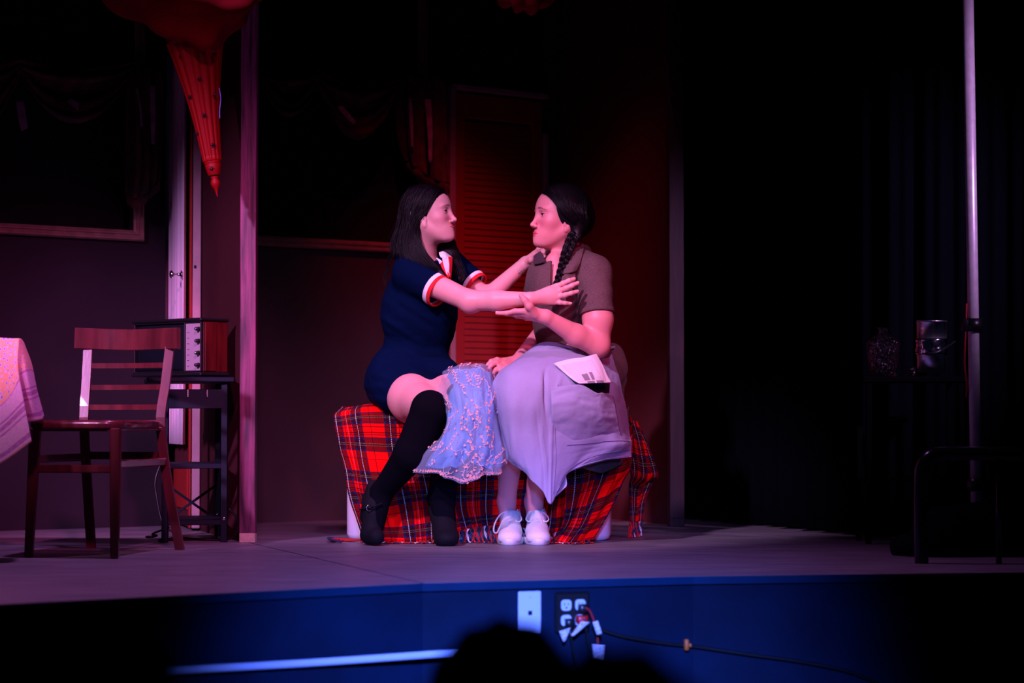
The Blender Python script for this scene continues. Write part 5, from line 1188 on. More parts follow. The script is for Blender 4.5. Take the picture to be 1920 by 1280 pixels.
# collar and striped placket
def cloth(name, rows, mt, parent, th=.003, nu=24, nv=24, amp=0, lab=None):
    G = net(rows, nu, nv); U, Vv = ngrid(nu, nv); v_, f_, uv_ = shell(G, th, amp * np.sin(U * 9 + Vv * 5) if amp else None); return obj(name, (v_, f_), mt, parent, uv=uv_, label=lab)
cloth('collar', [[(823, 474, 8.08), (832, 472, 8.09), (844, 480, 8.13)], [(824, 478, 8.06), (835, 478, 8.06), (847, 483, 8.11)], [(827, 483, 8.05), (837, 484, 8.05), (847, 486, 8.09)]], M['band_w'], w1, .004, lab='white rib collar')
cloth('collar', [[(818, 484, 8.05), (823, 486, 8.05)], [(822, 489, 8.04), (827, 489, 8.045)], [(824, 495, 8.04), (829, 491, 8.045)]], M['band_w'], w1, .004, lab='white rib collar')
cloth('placket', [[(829, 481, 8.045), (841, 482, 8.06)], [(832, 497, 8.035), (842, 497, 8.045)], [(838, 515, 8.03), (843, 517, 8.04)]], M['band_w'], w1, .004, lab='white placket stripe')
cloth('placket', [[(841, 481, 8.055), (847.5, 482, 8.075)], [(842, 497, 8.043), (847, 498, 8.06)], [(841, 518, 8.035), (845, 522, 8.05)]], M['band_r'], w1, .004, lab='red placket edge')
cloth('placket', [[(825, 493, 8.045), (830, 488, 8.05)], [(829, 503, 8.035), (833, 499, 8.04)], [(841, 521, 8.03), (843, 516, 8.033)]], M['band_r'], w1, .004, lab='red placket edge')
# stockings and shoes
stk = [cone(kneen + [0, .004, 0], D(772, 850, 7.86), .0645, .062, .02), ell(kneen + [0, .0, 0], (.066, .064, .066), .01), cone(D(772, 850, 7.86), D(716, 922, 7.985), .060, .039, .02), cone(D(716, 922, 7.985), D(702, 985, 7.96), .038, .036, .02)]
tp = unit(D(775, 750, 8.03) - kneen); stk = [neg(ell(kneen + tp * .205, .16, .003))] if 0 else stk
sv, sf = sdf(stk, .004); s1_ = obj('stocking', (sv, sf), M['stock'], w1); ROOT[s1_] = ROOT[w1]
stk = [cone(kneef, D(842, 850, 7.93), .062, .056, .02), cone(D(842, 850, 7.93), D(828, 930, 8.0), .055, .047, .02), cone(D(828, 930, 8.0), D(834, 975, 7.97), .046, .040, .02)]
sv, sf = sdf(stk, .004); s2_ = obj('stocking', (sv, sf), M['stock'], w1)
shp = [cone(D(702, 915, 8.01), D(692, 968, 8.02), .030, .034, .02), cone(D(702, 950, 7.98), D(697, 1000, 7.95), .043, .036, .02), cone(D(690, 1004, 7.955), D(706, 1006, 7.90), .026, .028, .02), cone(D(684, 930, 8.03), D(688, 1010, 7.99), .012, .012, .008)]
sv, sf = sdf(shp, .004); sv[:, 2] = np.maximum(sv[:, 2], .001); so = obj('shoe', (sv, sf), M['shoeb'], w1); ROOT[so] = ROOT[w1]
bc = D(692.5, 952, 7.925); vs_ = [bc + .0095 * np.array([math.cos(a), 0, 1.1 * math.sin(a)]) + [0, .006 * math.cos(a), 0] for a in np.linspace(0, 2 * math.pi, 25)]
obj('buckle', tube(vs_, .0017, 6), M['chrome'], so, label='round chrome buckle'); obj('strap', tube([D(676, 955, 7.99), D(686, 953, 7.935), D(700, 950, 7.92), D(716, 944, 7.93)], .006, 8, 20, flat=.5), M['shoeb'], so)
shp = [cone(D(826, 955, 8.02), D(836, 1000, 7.93), .044, .042, .02), ell(D(838, 1008, 7.90), (.043, .055, .030), .02), ell(D(836, 1012, 7.96), (.040, .09, .020), .02)]
sv, sf = sdf(shp, .004); sv[:, 2] = np.maximum(sv[:, 2], .001); so2 = obj('shoe', (sv, sf), M['shoeb'], w1)
# hair
hp = [H1.e((-.016, 0, .046), (.098, .081, .083), .02), H1.e((-.040, 0, .0), (.068, .078, .085), .03)]
hp += [neg(H1.e((.110, 0, -.006), (.073, .12, .088), .004, rot=22)), neg(H1.e((.03, 0, -.06), (.045, .12, .050), .01)), neg(H1.e((.006, -.085, -.030), (.014, .022, .020), .006))]
hp += [cone(H1.w((-.055, -.055, 0)), D(762, 455, 8.16), .030, .030, .03), cone(H1.w((-.055, 0, 0)), D(758, 452, 8.22), .05, .045, .03), cone(H1.w((-.045, -.060, -.03)), D(789, 478, 8.10), .018, .015, .02), cone(D(792, 478, 8.10), D(832, 518, 8.045), .018, .012, .02), cone(H1.w((-.055, .05, 0)), D(770, 462, 8.26), .035, .035, .03),
       cone(H1.w((-.02, .055, -.05)), D(846, 478, 8.2), .022, .024, .03), cone(D(846, 478, 8.2), D(862, 522, 8.13), .024, .014, .02), cone(D(846, 455, 8.22), D(850, 490, 8.18), .018, .022, .02)]
hv, hf = sdf(hp, .0028, smooth=3, disp=lambda X, Y, Z: .0004 * np.sin((X * .8 + Y) * 700 + 3 * np.sin(Z * 22)))
ho = obj('hair', (hv, hf), M['hair1'], w1); ROOT[ho] = ROOT[w1]
g = []
for x0, xe, tail in ((.076, .034, [(.016, -.078, .018), (-.014, -.084, -.010), (-.030, -.080, -.070), (.006, -.084, -.145), (.060, -.095, -.215)]), (.062, .012, [(.000, -.080, .014), (-.024, -.084, -.018), (-.032, -.078, -.080), (.004, -.084, -.15), (.055, -.095, -.215)]), (.045, -.012, [(-.030, -.083, .0), (-.040, -.084, -.04), (-.046, -.082, -.10), (-.012, -.088, -.155), (.030, -.095, -.205)]),
                     (.02, -.030, [(-.042, -.088, .0), (-.048, -.088, -.04), (-.055, -.088, -.09), (-.045, -.09, -.145), (-.015, -.095, -.19)]), (-.01, -.055, [(-.064, -.082, .0), (-.070, -.082, -.04), (-.078, -.082, -.08), (-.080, -.085, -.12), (-.068, -.09, -.165)]),
                     (-.04, -.085, [(-.086, -.068, .0), (-.094, -.066, -.03), (-.104, -.066, -.07), (-.112, -.068, -.10), (-.112, -.07, -.14)]), (-.07, -.100, [(-.106, -.040, .0), (-.116, -.038, -.03), (-.128, -.038, -.06), (-.138, -.04, -.09), (-.145, -.04, -.12)]), (-.09, -.105, [(-.112, .0, .0), (-.122, .0, -.02), (-.134, .0, -.05), (-.144, 0, -.08), (-.152, 0, -.11)])):
    up = []
    for t_ in (0, .33, .66, 1):
        a = t_ * math.pi / 2; d = np.array([x0 * (1 - t_) + xe * t_ + .016, -math.sin(a) * .084 if xe > -.1 else -math.sin(a) * .03, .084 * math.cos(a) + (.0 if t_ < 1 else .0)])
        r_ = max(1 - ((d[0]) / .101) ** 2, .08) ** .5; up.append((d[0] - .016, d[1] * (.35 + .65 * r_), .046 + d[2] * r_ * (1 if t_ < .9 else 1)))
    g.append(up + tail)
strands(H1, g, 620, .0013, 26, .0035, M['hair1'], ho, seed=3)
strands(H1, g[-4:], 60, .0007, 24, .010, M['hair1'], ho, seed=4, name='loose_hairs')
# lock in front of the shoulder (far side) and a wisp at the back
gw = [[D(838, 452, 8.2), D(846, 470, 8.18), D(854, 490, 8.13), D(866, 525, 8.09)], [D(845, 458, 8.22), D(856, 475, 8.2), D(866, 498, 8.15), D(872, 520, 8.12)]]
strands(None, gw, 50, .0016, 16, .004, M['hair1'], ho, seed=5, name='front_lock')
strands(None, [[D(748, 440, 8.2), D(735, 470, 8.22), D(722, 500, 8.24), D(720, 530, 8.24)], [D(756, 445, 8.2), D(738, 480, 8.22), D(726, 515, 8.24), D(718, 545, 8.24)]], 14, .0009, 16, .004, M['hair1'], ho, seed=6, name='back_wisp')

# ---------------------------------------------------------------- WOMAN ON THE RIGHT
H2 = Head(P(1050, 414, 8.13), 20, 1, 1.06, flip=True)
w2 = thing('person', V3(P(1080, 770, 8.2)) * [1, 1, 0], 'woman with dark braids in brown tweed dress, lavender apron and white sneakers, facing left', 'person')
sh2, el2, wr2 = D(1112, 514, 8.05), D(1122, 648, 8.00), D(1024, 594, 7.90)
sh2f, el2f, wr2f = D(1024, 500, 8.33), D(1024, 615, 8.36), D(970, 676, 8.10)
body = head_prims(H2, .0034, .0042, -.0014, .003)
n0, n1 = H2.w((-.020, 0, -.045)), D(1060, 492, 8.16)
body += [cone(n0, n1, .050, .053, .03), cone(D(1106, 514, 8.10), D(1030, 506, 8.26), .05, .05, .04), ell(D(1072, 560, 8.18), (.12, .10, .14), .05), ell(D(1078, 635, 8.2), (.11, .10, .10), .05), ell(D(1085, 700, 8.24), (.15, .15, .09), .05), cone(D(1040, 492, 8.10), D(1046, 530, 8.06), .035, .03, .03)]
body += [cone(sh2, D(1121, 600, 8.01), .056, .053, .02), cone(D(1121, 600, 8.01), el2, .052, .040, .02), cone(el2, D(1080, 628, 7.96), .040, .039, .02), cone(D(1080, 628, 7.96), wr2, .038, .0245, .015)]
body += [cone(sh2f, el2f, .048, .036, .02), cone(el2f, wr2f, .035, .023, .02)]
body += [cone(D(1060, 715, 8.25), D(968, 732, 7.87), .085, .052, .03), cone(D(968, 732, 7.87), D(957, 850, 8.0), .052, .050, .02), cone(D(957, 850, 8.0), D(950, 940, 8.08), .047, .0315, .02)]
body += [cone(D(1110, 715, 8.25), D(1040, 732, 7.87), .085, .052, .03), cone(D(1040, 732, 7.87), D(1016, 850, 8.0), .052, .050, .02), cone(D(1016, 850, 8.0), D(1001, 940, 8.08), .047, .0315, .02)]
body += [cone(D(950, 940, 8.08), D(953, 985, 8.08), .032, .030, .02), cone(D(953, 985, 8.08), D(955, 1000, 8.0), .022, .018, .02), cone(D(1001, 940, 8.08), D(1004, 985, 8.08), .032, .030, .02), cone(D(1004, 985, 8.08), D(1006, 1000, 8.0), .022, .018, .02)]
# near hand under the other woman's forearm
base_t = D(1003, 588, 7.88); tb2 = [base_t, D(992, 574, 7.855), D(984, 563, 7.852), D(977, 554, 7.86)]
body += [cone(wr2, D(996, 584, 7.885), .022, .021, .012), cone(wr2, D(992, 590, 7.90), .022, .017, .012)] + hand_chain(tb2, .0165, .0085, .008)
kb = [D(984, 583, 7.88), D(983, 588, 7.895), D(984, 592, 7.915), D(987, 595, 7.935)]
fb = [[kb[0], D(966, 583, 7.885), D(949, 587, 7.89), D(932, 587, 7.90)], [kb[1], D(966, 589, 7.90), D(951, 588, 7.925), D(940, 584, 7.95)], [kb[2], D(969, 592, 7.925), D(957, 588, 7.95), D(949, 582, 7.97)], [kb[3], D(975, 593, 7.945), D(966, 589, 7.965), D(960, 583, 7.98)]]
for q in kb: body.append(cone(wr2, q, .018, .011, .010))
for i, q in enumerate(fb): body += hand_chain(q, (.0105, .0098, .0095, .0085)[i], (.0066, .007, .007, .0062)[i])
# far hand on the lap
kl = [D(945, 676, 8.02), D(944, 681, 8.0), D(947, 686, 7.985), D(953, 690, 7.98)]
for q in kl: body.append(cone(wr2f, q, .018, .0115, .010))
fl_ = [[kl[0], D(932, 674, 7.99), D(921, 677, 7.975), D(914, 684, 7.97)], [kl[1], D(931, 680, 7.975), D(922, 684, 7.96), D(917, 690, 7.955)], [kl[2], D(937, 688, 7.965), D(930, 693, 7.955), D(926, 699, 7.955)], [kl[3], D(946, 694, 7.965), D(940, 699, 7.96), D(937, 704, 7.96)]]
for q in fl_: body += hand_chain(q, .0098, .0072)
body += hand_chain([wr2f + [-.004, -.02, 0], D(958, 688, 8.0), D(947, 692, 7.97), D(938, 694, 7.955)], .013, .0085, .008)
b1 = boxof([H2.w((.115, 0, 0)), H2.w((-.03, .0, -.075)), H2.w((0, .085, 0)), H2.w((0, -.085, 0)), H2.w((0, 0, .1))], .012)
b2 = boxof([wr2, tb2[-1], *[q[-1] for q in fb]], .016); b3 = boxof([wr2f, *[q[-1] for q in fl_]], .015)
V_, Fc = sdf_multi(body, .0033, [(b1[0], b1[1], .0017), (b2[0], b2[1], .0019), (b3[0], b3[1], .0025)])
bo = obj('body', (V_, Fc), M['skin2'], w2, col=head_tint(H2, V_, lip=(.82, .34, .40))); ROOT[bo] = ROOT[w2]
face_parts(H2, bo)
nail(bo, tb2[-1], tb2[-2], (-.6, -1, .3), .005); nail(bo, fb[0][-1], fb[0][-2], (0, -.6, 1), .0042)
# tweed dress
def folds2(X, Y, Z): return (.0060 * vn3(X, Y, Z, 26, 10, 22, 9, (26, -14)) * np.exp(-((Z - .90) / .09) ** 2) + .0042 * vn3(X, Y, Z, 14, 10, 16, 10, (8, 5)) + .0012 * vn3(X, Y, Z, 45, 30, 45, 11)).astype(np.float32)
he = D(1119, 589, 8.015)
td_ = [cone(D(1104, 512, 8.10), D(1030, 505, 8.26), .056, .054, .05), ell(D(1070, 545, 8.165), (.138, .112, .120), .05), ell(D(1030, 545, 8.14), (.075, .09, .09), .04), ell(D(1080, 590, 8.18), (.138, .11, .11), .05), ell(D(1078, 640, 8.22), (.128, .11, .11), .05), ell(D(1085, 708, 8.24), (.165, .18, .105), .05), ell(D(1085, 475, 8.22), (.05, .05, .04), .03), cone(D(1084, 482, 8.15), D(1112, 512, 8.08), .036, .058, .05), ell(D(1046, 610, 8.20), (.082, .10, .10), .04),
       cone(D(1040, 725, 8.1), D(1030, 735, 7.95), .09, .07, .03), cone(D(1110, 722, 8.18), D(1108, 745, 8.03), .088, .08, .03), ccone(sh2 + [.0, .0, .0], he, .061, .0625, .045), ccone(sh2f, D(1005, 580, 8.35), .06, .055, .02),
       ell(D(1146, 685, 8.30), (.062, .07, .085), .02), ell(D(1152, 712, 8.34), (.045, .06, .05), .012)]
td_ += [neg(cone(n0, D(1052, 478, 8.12), .051, .052, .006)), neg(cone(D(1044, 480, 8.08), D(1034, 540, 8.02), .026, .008, .008)), neg(cone(D(1165, 717, 8.26), D(1140, 727, 8.2), .012, .014, .006))]
dv, df_ = sdf(td_, .005, folds2); dr2 = obj('dress', (dv, df_), M['tweed'], w2); ROOT[dr2] = ROOT[w2]
G = net([[(1060, 820, 8.0), (1100, 815, 7.99), (1145, 815, 8.02), (1180, 760, 8.14)], [(1055, 868, 7.99), (1095, 868, 7.97), (1140, 872, 8.0), (1180, 842, 8.12)], [(1072, 874, 7.99), (1100, 880, 7.97), (1135, 885, 7.99), (1176, 858, 8.12)]], 40, 30)
U, Vv = ngrid(40, 30); v_, f_, uv_ = shell(G, .003, .006 * np.sin(U * 16)); obj('dress_hem', (v_, f_), M['tweed'], w2)
G = net([[(1140, 655, 8.2), (1152, 656, 8.28), (1168, 672, 8.36)], [(1150, 700, 8.14), (1162, 705, 8.24), (1170, 705, 8.34)], [(1162, 745, 8.1), (1167, 750, 8.2), (1170, 748, 8.3)], [(1168, 790, 8.06), (1171, 790, 8.16), (1173, 790, 8.28)]], 24, 40)
v_, f_, uv_ = shell(G, .003); obj('dress_side', (v_, f_), M['tweed'], w2)
# lapels, collar, pocket flap details
cloth('lapel', [[(1076, 462, 8.094), (1089, 458, 8.134), (1096, 461, 8.154)], [(1068, 482, 8.049), (1082, 478, 8.044), (1093, 474, 8.064)], [(1061, 499, 8.009), (1075, 497, 7.999), (1088, 490, 8.019)], [(1056, 514, 7.994), (1068, 512, 7.984), (1079, 508, 7.999)]], M['tweed'], w2, .010, 30, 30, lab='wide tweed lapel')
cloth('lapel', [[(1056, 516, 7.999), (1066, 513, 7.994), (1078, 511, 8.009)], [(1052, 528, 7.994), (1064, 527, 7.984), (1078, 524, 7.994)], [(1046, 548, 7.989), (1058, 548, 7.979), (1072, 545, 7.984)]], M['tweed'], w2, .009, 30, 30, lab='lower lapel')
cloth('lapel', [[(1002, 489, 8.104), (1018, 494, 8.064), (1034, 489, 8.039)], [(992, 505, 8.114), (1010, 508, 8.054), (1033, 505, 8.029)], [(986, 530, 8.124), (1008, 533, 8.049), (1032, 530, 8.019)], [(985, 556, 8.144), (1008, 560, 8.054), (1033, 558, 8.014)]], M['tweed'], w2, .009, 30, 30, .001, lab='tweed lapel')
cloth('collar_facing', [[(1001, 480, 8.09), (1008, 474, 8.08), (1014, 471, 8.075)], [(1001, 496, 8.07), (1012, 494, 8.05), (1023, 490, 8.035)]], M['tweedd'], w2, .004, 20, 16, lab='dark collar facing')
cloth('pocket_slit', [[(995, 522, 8.095), (1000, 520, 8.088)], [(1001, 545, 8.082), (1005, 543, 8.076)]], M['tweedd'], w2, .003, 8, 12)
obj('notch_button', lathe([(0, 0), (.006, 0), (.007, .002), (.004, .004), (0, .004)], D(1063, 516, 8.008), 14, (0, -1, 0)), M['lash'], w2)
aH = unit(he - sh2); band(he - aH * .014, aH, .0645, .014, .008, M['tweed'], w2, 'sleeve_hem')
# hair with braids
hp = [H2.e((-.016, 0, .045), (.097, .080, .084), .02), H2.e((-.050, 0, .002), (.062, .070, .068), .03), H2.e((-.095, .0, .012), (.028, .04, .045), .02)]
for s_ in (-1, 1): hp += [H2.e((-.018, s_ * .058, .022), (.050, .023, .050), .02), H2.e((-.04, s_ * .055, -.010), (.034, .022, .035), .02)]
hp += [neg(H2.e((.119, 0, .002), (.077, .13, .104), .005, rot=22)), neg(H2.e((.040, 0, -.07), (.05, .12, .052), .01)), neg(H2.e((.010, .088, -.032), (.014, .020, .016), .005)), neg(H2.e((.010, -.088, -.032), (.014, .020, .016), .005))]
hp += [cone(H2.w((-.045, .050, -.01)), D(1082, 446, 8.07), .024, .018, .02), cone(H2.w((-.045, -.04, -.01)), D(1080, 446, 8.2), .026, .02, .02)]
hv, hf = sdf(hp, .0028, smooth=3, disp=lambda X, Y, Z: .0003 * np.sin((Z * .7 - X * .5) * 900 + 3 * np.sin(X * 30)))
ho = obj('hair', (hv, hf), M['hair2'], w2); ROOT[ho] = ROOT[w2]
g = []
for x0, z0_ in ((.072, .088), (.060, .098), (.045, .112), (.025, .123), (0, .129), (-.03, .128), (-.06, .117), (-.09, .09)):
    p0 = np.array([x0, .004, z0_]); xm = x0 * .55 - .005; p3 = np.array([-.045 - .02 * (x0 < 0), .060, -.040])
    p0 = p0 + [0, 0, .003]; p1 = np.array([x0 * .85, .057, .102 - .35 * abs(x0 + .01)]); p2 = np.array([x0 * .62 - .010, .0845, .038 - .12 * abs(x0)]); g.append([p0, p1, p2, (p2 + p3) / 2 + [0, .012, 0], p3])
strands(H2, g, 520, .0012, 20, .0020, M['hair2'], ho, seed=8)
def braid(path, r, m, parent, turns=9, name='braid'):
    p = cr([V3(q) for q in path], 150); tg = np.gradient(p, axis=0); tg /= np.linalg.norm(tg, axis=1)[:, None]; up = np.array([0, -1.0, 0]); sd = np.cross(tg, up); sd /= np.linalg.norm(sd, axis=1)[:, None]; ups = np.cross(sd, tg); s = np.linspace(0, 1, 150); ps = []
    tap = 1 - .45 * s
    for k_ in range(3):
        ph = 2 * math.pi * k_ / 3
        a = s * turns * math.pi + ph; c = p + sd * (r * .85 * tap * np.sin(a))[:, None] + ups * (r * .45 * tap * np.sin(2 * a))[:, None]
        for q in range(5):
            an = q * 2 * math.pi / 5; off = sd * (.34 * r * tap * math.cos(an))[:, None] + ups * (.34 * r * tap * math.sin(an))[:, None]; ps.append(tube(c + off, r * .34 * tap, 6))
    return obj(name, join(ps), m, parent)
braid([D(1079, 438, 8.07), D(1070, 455, 8.05), D(1062, 475, 8.02), D(1056, 495, 8.01), D(1050, 515, 8.0), D(1043, 535, 8.0)], .0165, M['hair2'], w2, 6)
braid([D(1052, 440, 8.25), D(1046, 465, 8.16), D(1036, 478, 8.12), D(1031, 490, 8.10)], .012, M['hair2'], w2, 4)
# apron
ar = [[(985, 662, 8.12), (1008, 645, 8.10), (1040, 640, 8.07), (1075, 652, 8.07), (1110, 668, 8.08), (1138, 672, 8.12), (1146, 664, 8.16)],
      [(960, 680, 8.02), (988, 665, 7.97), (1030, 662, 7.94), (1075, 670, 7.94), (1115, 680, 7.96), (1140, 690, 8.04), (1155, 688, 8.12)],
      [(936, 697, 7.90), (962, 688, 7.80), (1002, 688, 7.78), (1050, 694, 7.80), (1110, 705, 7.84), (1145, 716, 7.96), (1164, 720, 8.06)],
      [(924, 720, 7.82), (955, 715, 7.73), (1000, 716, 7.72), (1040, 722, 7.74), (1108, 735, 7.80), (1150, 745, 7.90), (1171, 755, 8.02)],
      [(926, 755, 7.80), (952, 760, 7.71), (1000, 762, 7.70), (1037, 765, 7.73), (1110, 770, 7.80), (1155, 780, 7.88), (1178, 790, 7.99)],
      [(937, 800, 7.80), (958, 810, 7.72), (1005, 815, 7.715), (1036, 815, 7.74), (1110, 812, 7.81), (1158, 815, 7.88), (1182, 820, 7.97)],
      [(946, 840, 7.81), (965, 858, 7.74), (1010, 868, 7.73), (1037, 862, 7.75), (1108, 846, 7.83), (1160, 838, 7.88), (1184, 838, 7.96)],
      [(947, 861, 7.82), (975, 880, 7.76), (1014, 915, 7.75), (1034, 944, 7.76), (1062, 888, 7.80), (1120, 866, 7.87), (1184, 856, 7.95)]]
G = net(ar, 190, 170); U, Vv = ngrid(190, 170)
lz = np.clip(Vv - .35, 0, 1)
from_right = np.clip((U - .5) * 6, 0, 1)
disp = (.010 * vn(U + .12 * Vv, Vv, 16, 1.5, 21, 1) + .0022 * vn(U - .1 * Vv, Vv, 36, 3, 22, 1)) * lz * 1.6 * (1 - .75 * from_right)
disp += (.0024 * vn(U, Vv + .10 * U, 4, 50, 23, 1) * np.clip(Vv - .62, 0, 1) * 2.2 + .0012 * vn(U, Vv, 16, 22, 24, 1)) * from_right + .0026 * vn(U, Vv, 7, 7, 25, 1) + .0011 * vn(U + .3 * Vv, Vv, 18, 12, 27, 1)
disp += .004 * np.exp(-((U - .5 - .02 * np.sin(Vv * 5)) / .012) ** 2) * np.clip((Vv - .30) * 8, 0, 1) - .012 * np.exp(-((U - .44 - (Vv - .5) * .12) / .014) ** 2) * np.exp(-((Vv - .45) / .12) ** 2)
v_, f_, uv_ = shell(G, .0028, disp); ap = obj('apron', (v_, f_), M['apron'], w2); ROOT[ap] = ROOT[w2]
n_ = gnorm(G); n_ = n_ * (-1 if n_[..., 1].mean() > 0 else 1)
def onap(u, v, lift=.004):
    j, i = int(round(v * 169)), int(round(u * 189)); return G[j, i] + n_[j, i] * (disp[j, i] + lift)
# seams: vertical centre seam, band seam above the hem
obj('seam', tube([onap(.515, t_, .0028) for t_ in np.linspace(.42, .97, 22)], .0007, 5, 60), M['thread'], ap)
obj('seam', tube([onap(t_, .915 - .02 * math.sin(t_ * 9), .0028) for t_ in np.linspace(.60, .985, 20)], .0007, 5, 50), M['thread'], ap)
obj('seam', tube([onap(t_, .775 + .03 * (1 - t_), .0028) for t_ in np.linspace(.56, .98, 20)], .0008, 5, 50), M['thread'], ap)
obj('hem_roll', tube([onap(t_, .985, .001) for t_ in np.linspace(.56, .995, 30)], .0022, 6, 60), M['apron'], ap)
# pocket with gaping mouth on the right of the lap
pk_ = [[(1033, 727, 7.725), (1070, 722, 7.735), (1092, 722, 7.74), (1118, 736, 7.765), (1130, 736, 7.79), (1150, 742, 7.86)], [(1034, 770, 7.712), (1070, 768, 7.725), (1095, 770, 7.745), (1118, 775, 7.768), (1135, 780, 7.80), (1158, 785, 7.865)], [(1035, 835, 7.765), (1070, 835, 7.785), (1095, 835, 7.81), (1120, 830, 7.84), (1140, 828, 7.87), (1166, 826, 7.91)]]
Gp = net(pk_, 60, 50); U, Vv = ngrid(60, 50); v_, f_, uv_ = shell(Gp, .0028, .0022 * vn(U, Vv + .15 * U, 6, 9, 31, 1) + .0008 * vn(U, Vv, 16, 18, 32, 1)); obj('pocket', (v_, f_), M['apron'], w2, label='lavender apron pocket')
cloth('pocket_mouth', [[(1088, 720, 7.79), (1115, 716, 7.80), (1143, 718, 7.84)], [(1096, 728, 7.785), (1118, 738, 7.80), (1142, 736, 7.84)]], mat('dark_navy_sheet', (.012, .012, .03), .9), w2, .003, 20, 12, lab='dark sheet in the pocket mouth')  # plain dark sheet set inside the gaping pocket mouth
cloth('folded_corner', [[(1040, 884, 7.80), (1052, 880, 7.80), (1060, 882, 7.80)], [(1036, 893, 7.79), (1047, 898, 7.82), (1061, 892, 7.80)], [(1036, 905, 7.79), (1048, 912, 7.82), (1063, 906, 7.80)], [(1036, 940, 7.775), (1042, 930, 7.79), (1062, 912, 7.80)]], M['apron'], w2, .003, 24, 30, lab='turned-up corner of the apron')
cloth('apron_tie', [[(1140, 650, 8.2), (1150, 648, 8.24), (1156, 650, 8.3)], [(1139, 656, 8.2), (1150, 653, 8.24), (1158, 655, 8.3)]], M['apron'], w2, .003, 12, 8)
# sneakers
def sneaker(cx, vy, d, yaw, lab, seed):
    c = V3(P(cx, vy, d)) * [1, 1, 0]; a = math.radians(yaw); fw = np.array([math.sin(a), -math.cos(a), 0]); rt = np.array([math.cos(a), math.sin(a), 0]); R = np.array([rt, fw, zz])
    def L(x, y, z): return c + rt * x + fw * y + zz * z
    q = [ell(L(0, .070, .026), (.043, .046, .030), .02, R), ell(L(0, .02, .038), (.041, .06, .042), .02, R), ell(L(0, -.06, .036), (.034, .05, .040), .02, R), cone(L(0, .01, .050), L(0, -.040, .100), .036, .033, .02), cone(L(0, -.04, .10), L(0, -.075, .08), .032, .03, .02)]
    q += [neg(cone(L(0, -.045, .128), L(0, -.045, .095), .034, .031, .006))]
    v, f = sdf(q, .003); v[:, 2] = np.maximum(v[:, 2], .012)
    sh = obj('sneaker', (v, f), M['canvas'], w2, label=lab); ROOT[sh] = ROOT[w2]
    # sole
    n = 48; rings = [(.96, .0), (1, .004), (1.03, .012), (1.03, .022), (.99, .026), (.9, .026)]; vs = []
    for k_, z_ in rings:
        for j in range(n):
            t_ = 2 * math.pi * j / n; y = math.sin(t_); x = math.cos(t_); wy = .118 * (y if y > 0 else y); wx = .047 * (1 - .18 * (y < -.2) * abs(y)) ; ex_ = .75
            vs.append(L(wx * k_ * math.copysign(abs(x) ** ex_, x), wy * k_ * 1 * math.copysign(abs(y) ** .85, y) , z_))
    fs = [(i * n + j, i * n + (j + 1) % n, (i + 1) * n + (j + 1) % n, (i + 1) * n + j) for i in range(len(rings) - 1) for j in range(n)] + [tuple(range(n))[::-1], tuple((len(rings) - 1) * n + j for j in range(n))]
    obj('sole', (np.array(vs), fs), M['rubber'], sh)
    obj('toe_seam', tube([L(x, .075 - 9 * x * x, .052 - 8 * x * x) for x in np.linspace(-.033, .033, 11)], .0016, 5, 24), M['rubber'], sh)
    for i in range(4):
        y = .045 - .020 * i; z_ = .066 + .0135 * i; obj('lace', tube([L(-.017, y, z_ - .006), L(0, y + .004, z_ + .007), L(.017, y - .006, z_ - .004)], .0026, 6, 12), M['rubber'], sh)
    for s_ in (-1, 1):
        if s_ < 0 and not seed: bx = [L(0, -.018, .108), L(-.022, -.008, .112), L(-.042, .006, .098), L(-.056, .020, .070), L(-.058, .030, .045), L(-.046, .034, .042), L(-.034, .028, .066), L(-.010, -.004, .100)]
        else: bx = [L(0, -.018, .108), L(s_ * .016, -.008, .113), L(s_ * .034, .008, .102), L(s_ * .040, .022, .088), L(s_ * .030, .030, .080), L(s_ * .018, .022, .086), L(s_ * .004, -.006, .102)]
        obj('lace', tube(bx, .0028, 6, 40), M['rubber'], sh, label='looped bow of the lace')
    obj('lace', tube([L(0, -.012, .106), L(.010, .012, .098), L(.014, .035, .082), L(.016, .050, .068)], .0026, 6, 24), M['rubber'], sh)
    obj('ankle_sock', sdf([cone(L(0, -.045, .085), L(0, -.047, .122), .033, .034, .01), neg(cone(L(0, -.047, .15), L(0, -.046, .11), .034, .031, .003))], .003), M['canvas'], sh)
sneaker(957, 1000, 8.035, -2, 'left white canvas sneaker in view', 0)
sneaker(1007, 1000, 8.035, 3, 'right white canvas sneaker in view', 1)
# ---------------------------------------------------------------- newspaper in the pocket
np_ = thing('newspaper', P(1090, 700, 7.82), 'folded newspaper page with grey pictures sticking out of the apron pocket', 'newspaper')
Gn = net([[(1038, 681, 7.80), (1075, 672, 7.79), (1100, 668, 7.80), (1119, 664, 7.84)], [(1058, 699, 7.78), (1085, 690, 7.765), (1112, 686, 7.775), (1131, 687, 7.81)], [(1074, 712, 7.755), (1095, 706, 7.745), (1120, 702, 7.755), (1139, 705, 7.79)], [(1086, 719, 7.745), (1102, 718, 7.74), (1125, 718, 7.75), (1146, 717, 7.785)]], 40, 40)
U, Vv = ngrid(40, 40); v_, f_, _ = shell(Gn, .002, .0022 * np.sin(U * 9 + Vv * 2)); uv = np.stack([U, Vv], -1).reshape(-1, 2)
obj('front_page', (v_, f_), M['paper'], np_, uv=np.concatenate([uv, uv]))
n2 = gnorm(Gn); n2 = n2 * (-1 if n2[..., 1].mean() > 0 else 1)
v_, f_, _ = shell(Gn - n2 * .004 + np.array([.002, 0, .002]), .002, .002 * np.sin(U * 8)); obj('back_pages', (v_, f_), M['paper'], np_, uv=np.concatenate([uv, uv]) * 0.03)
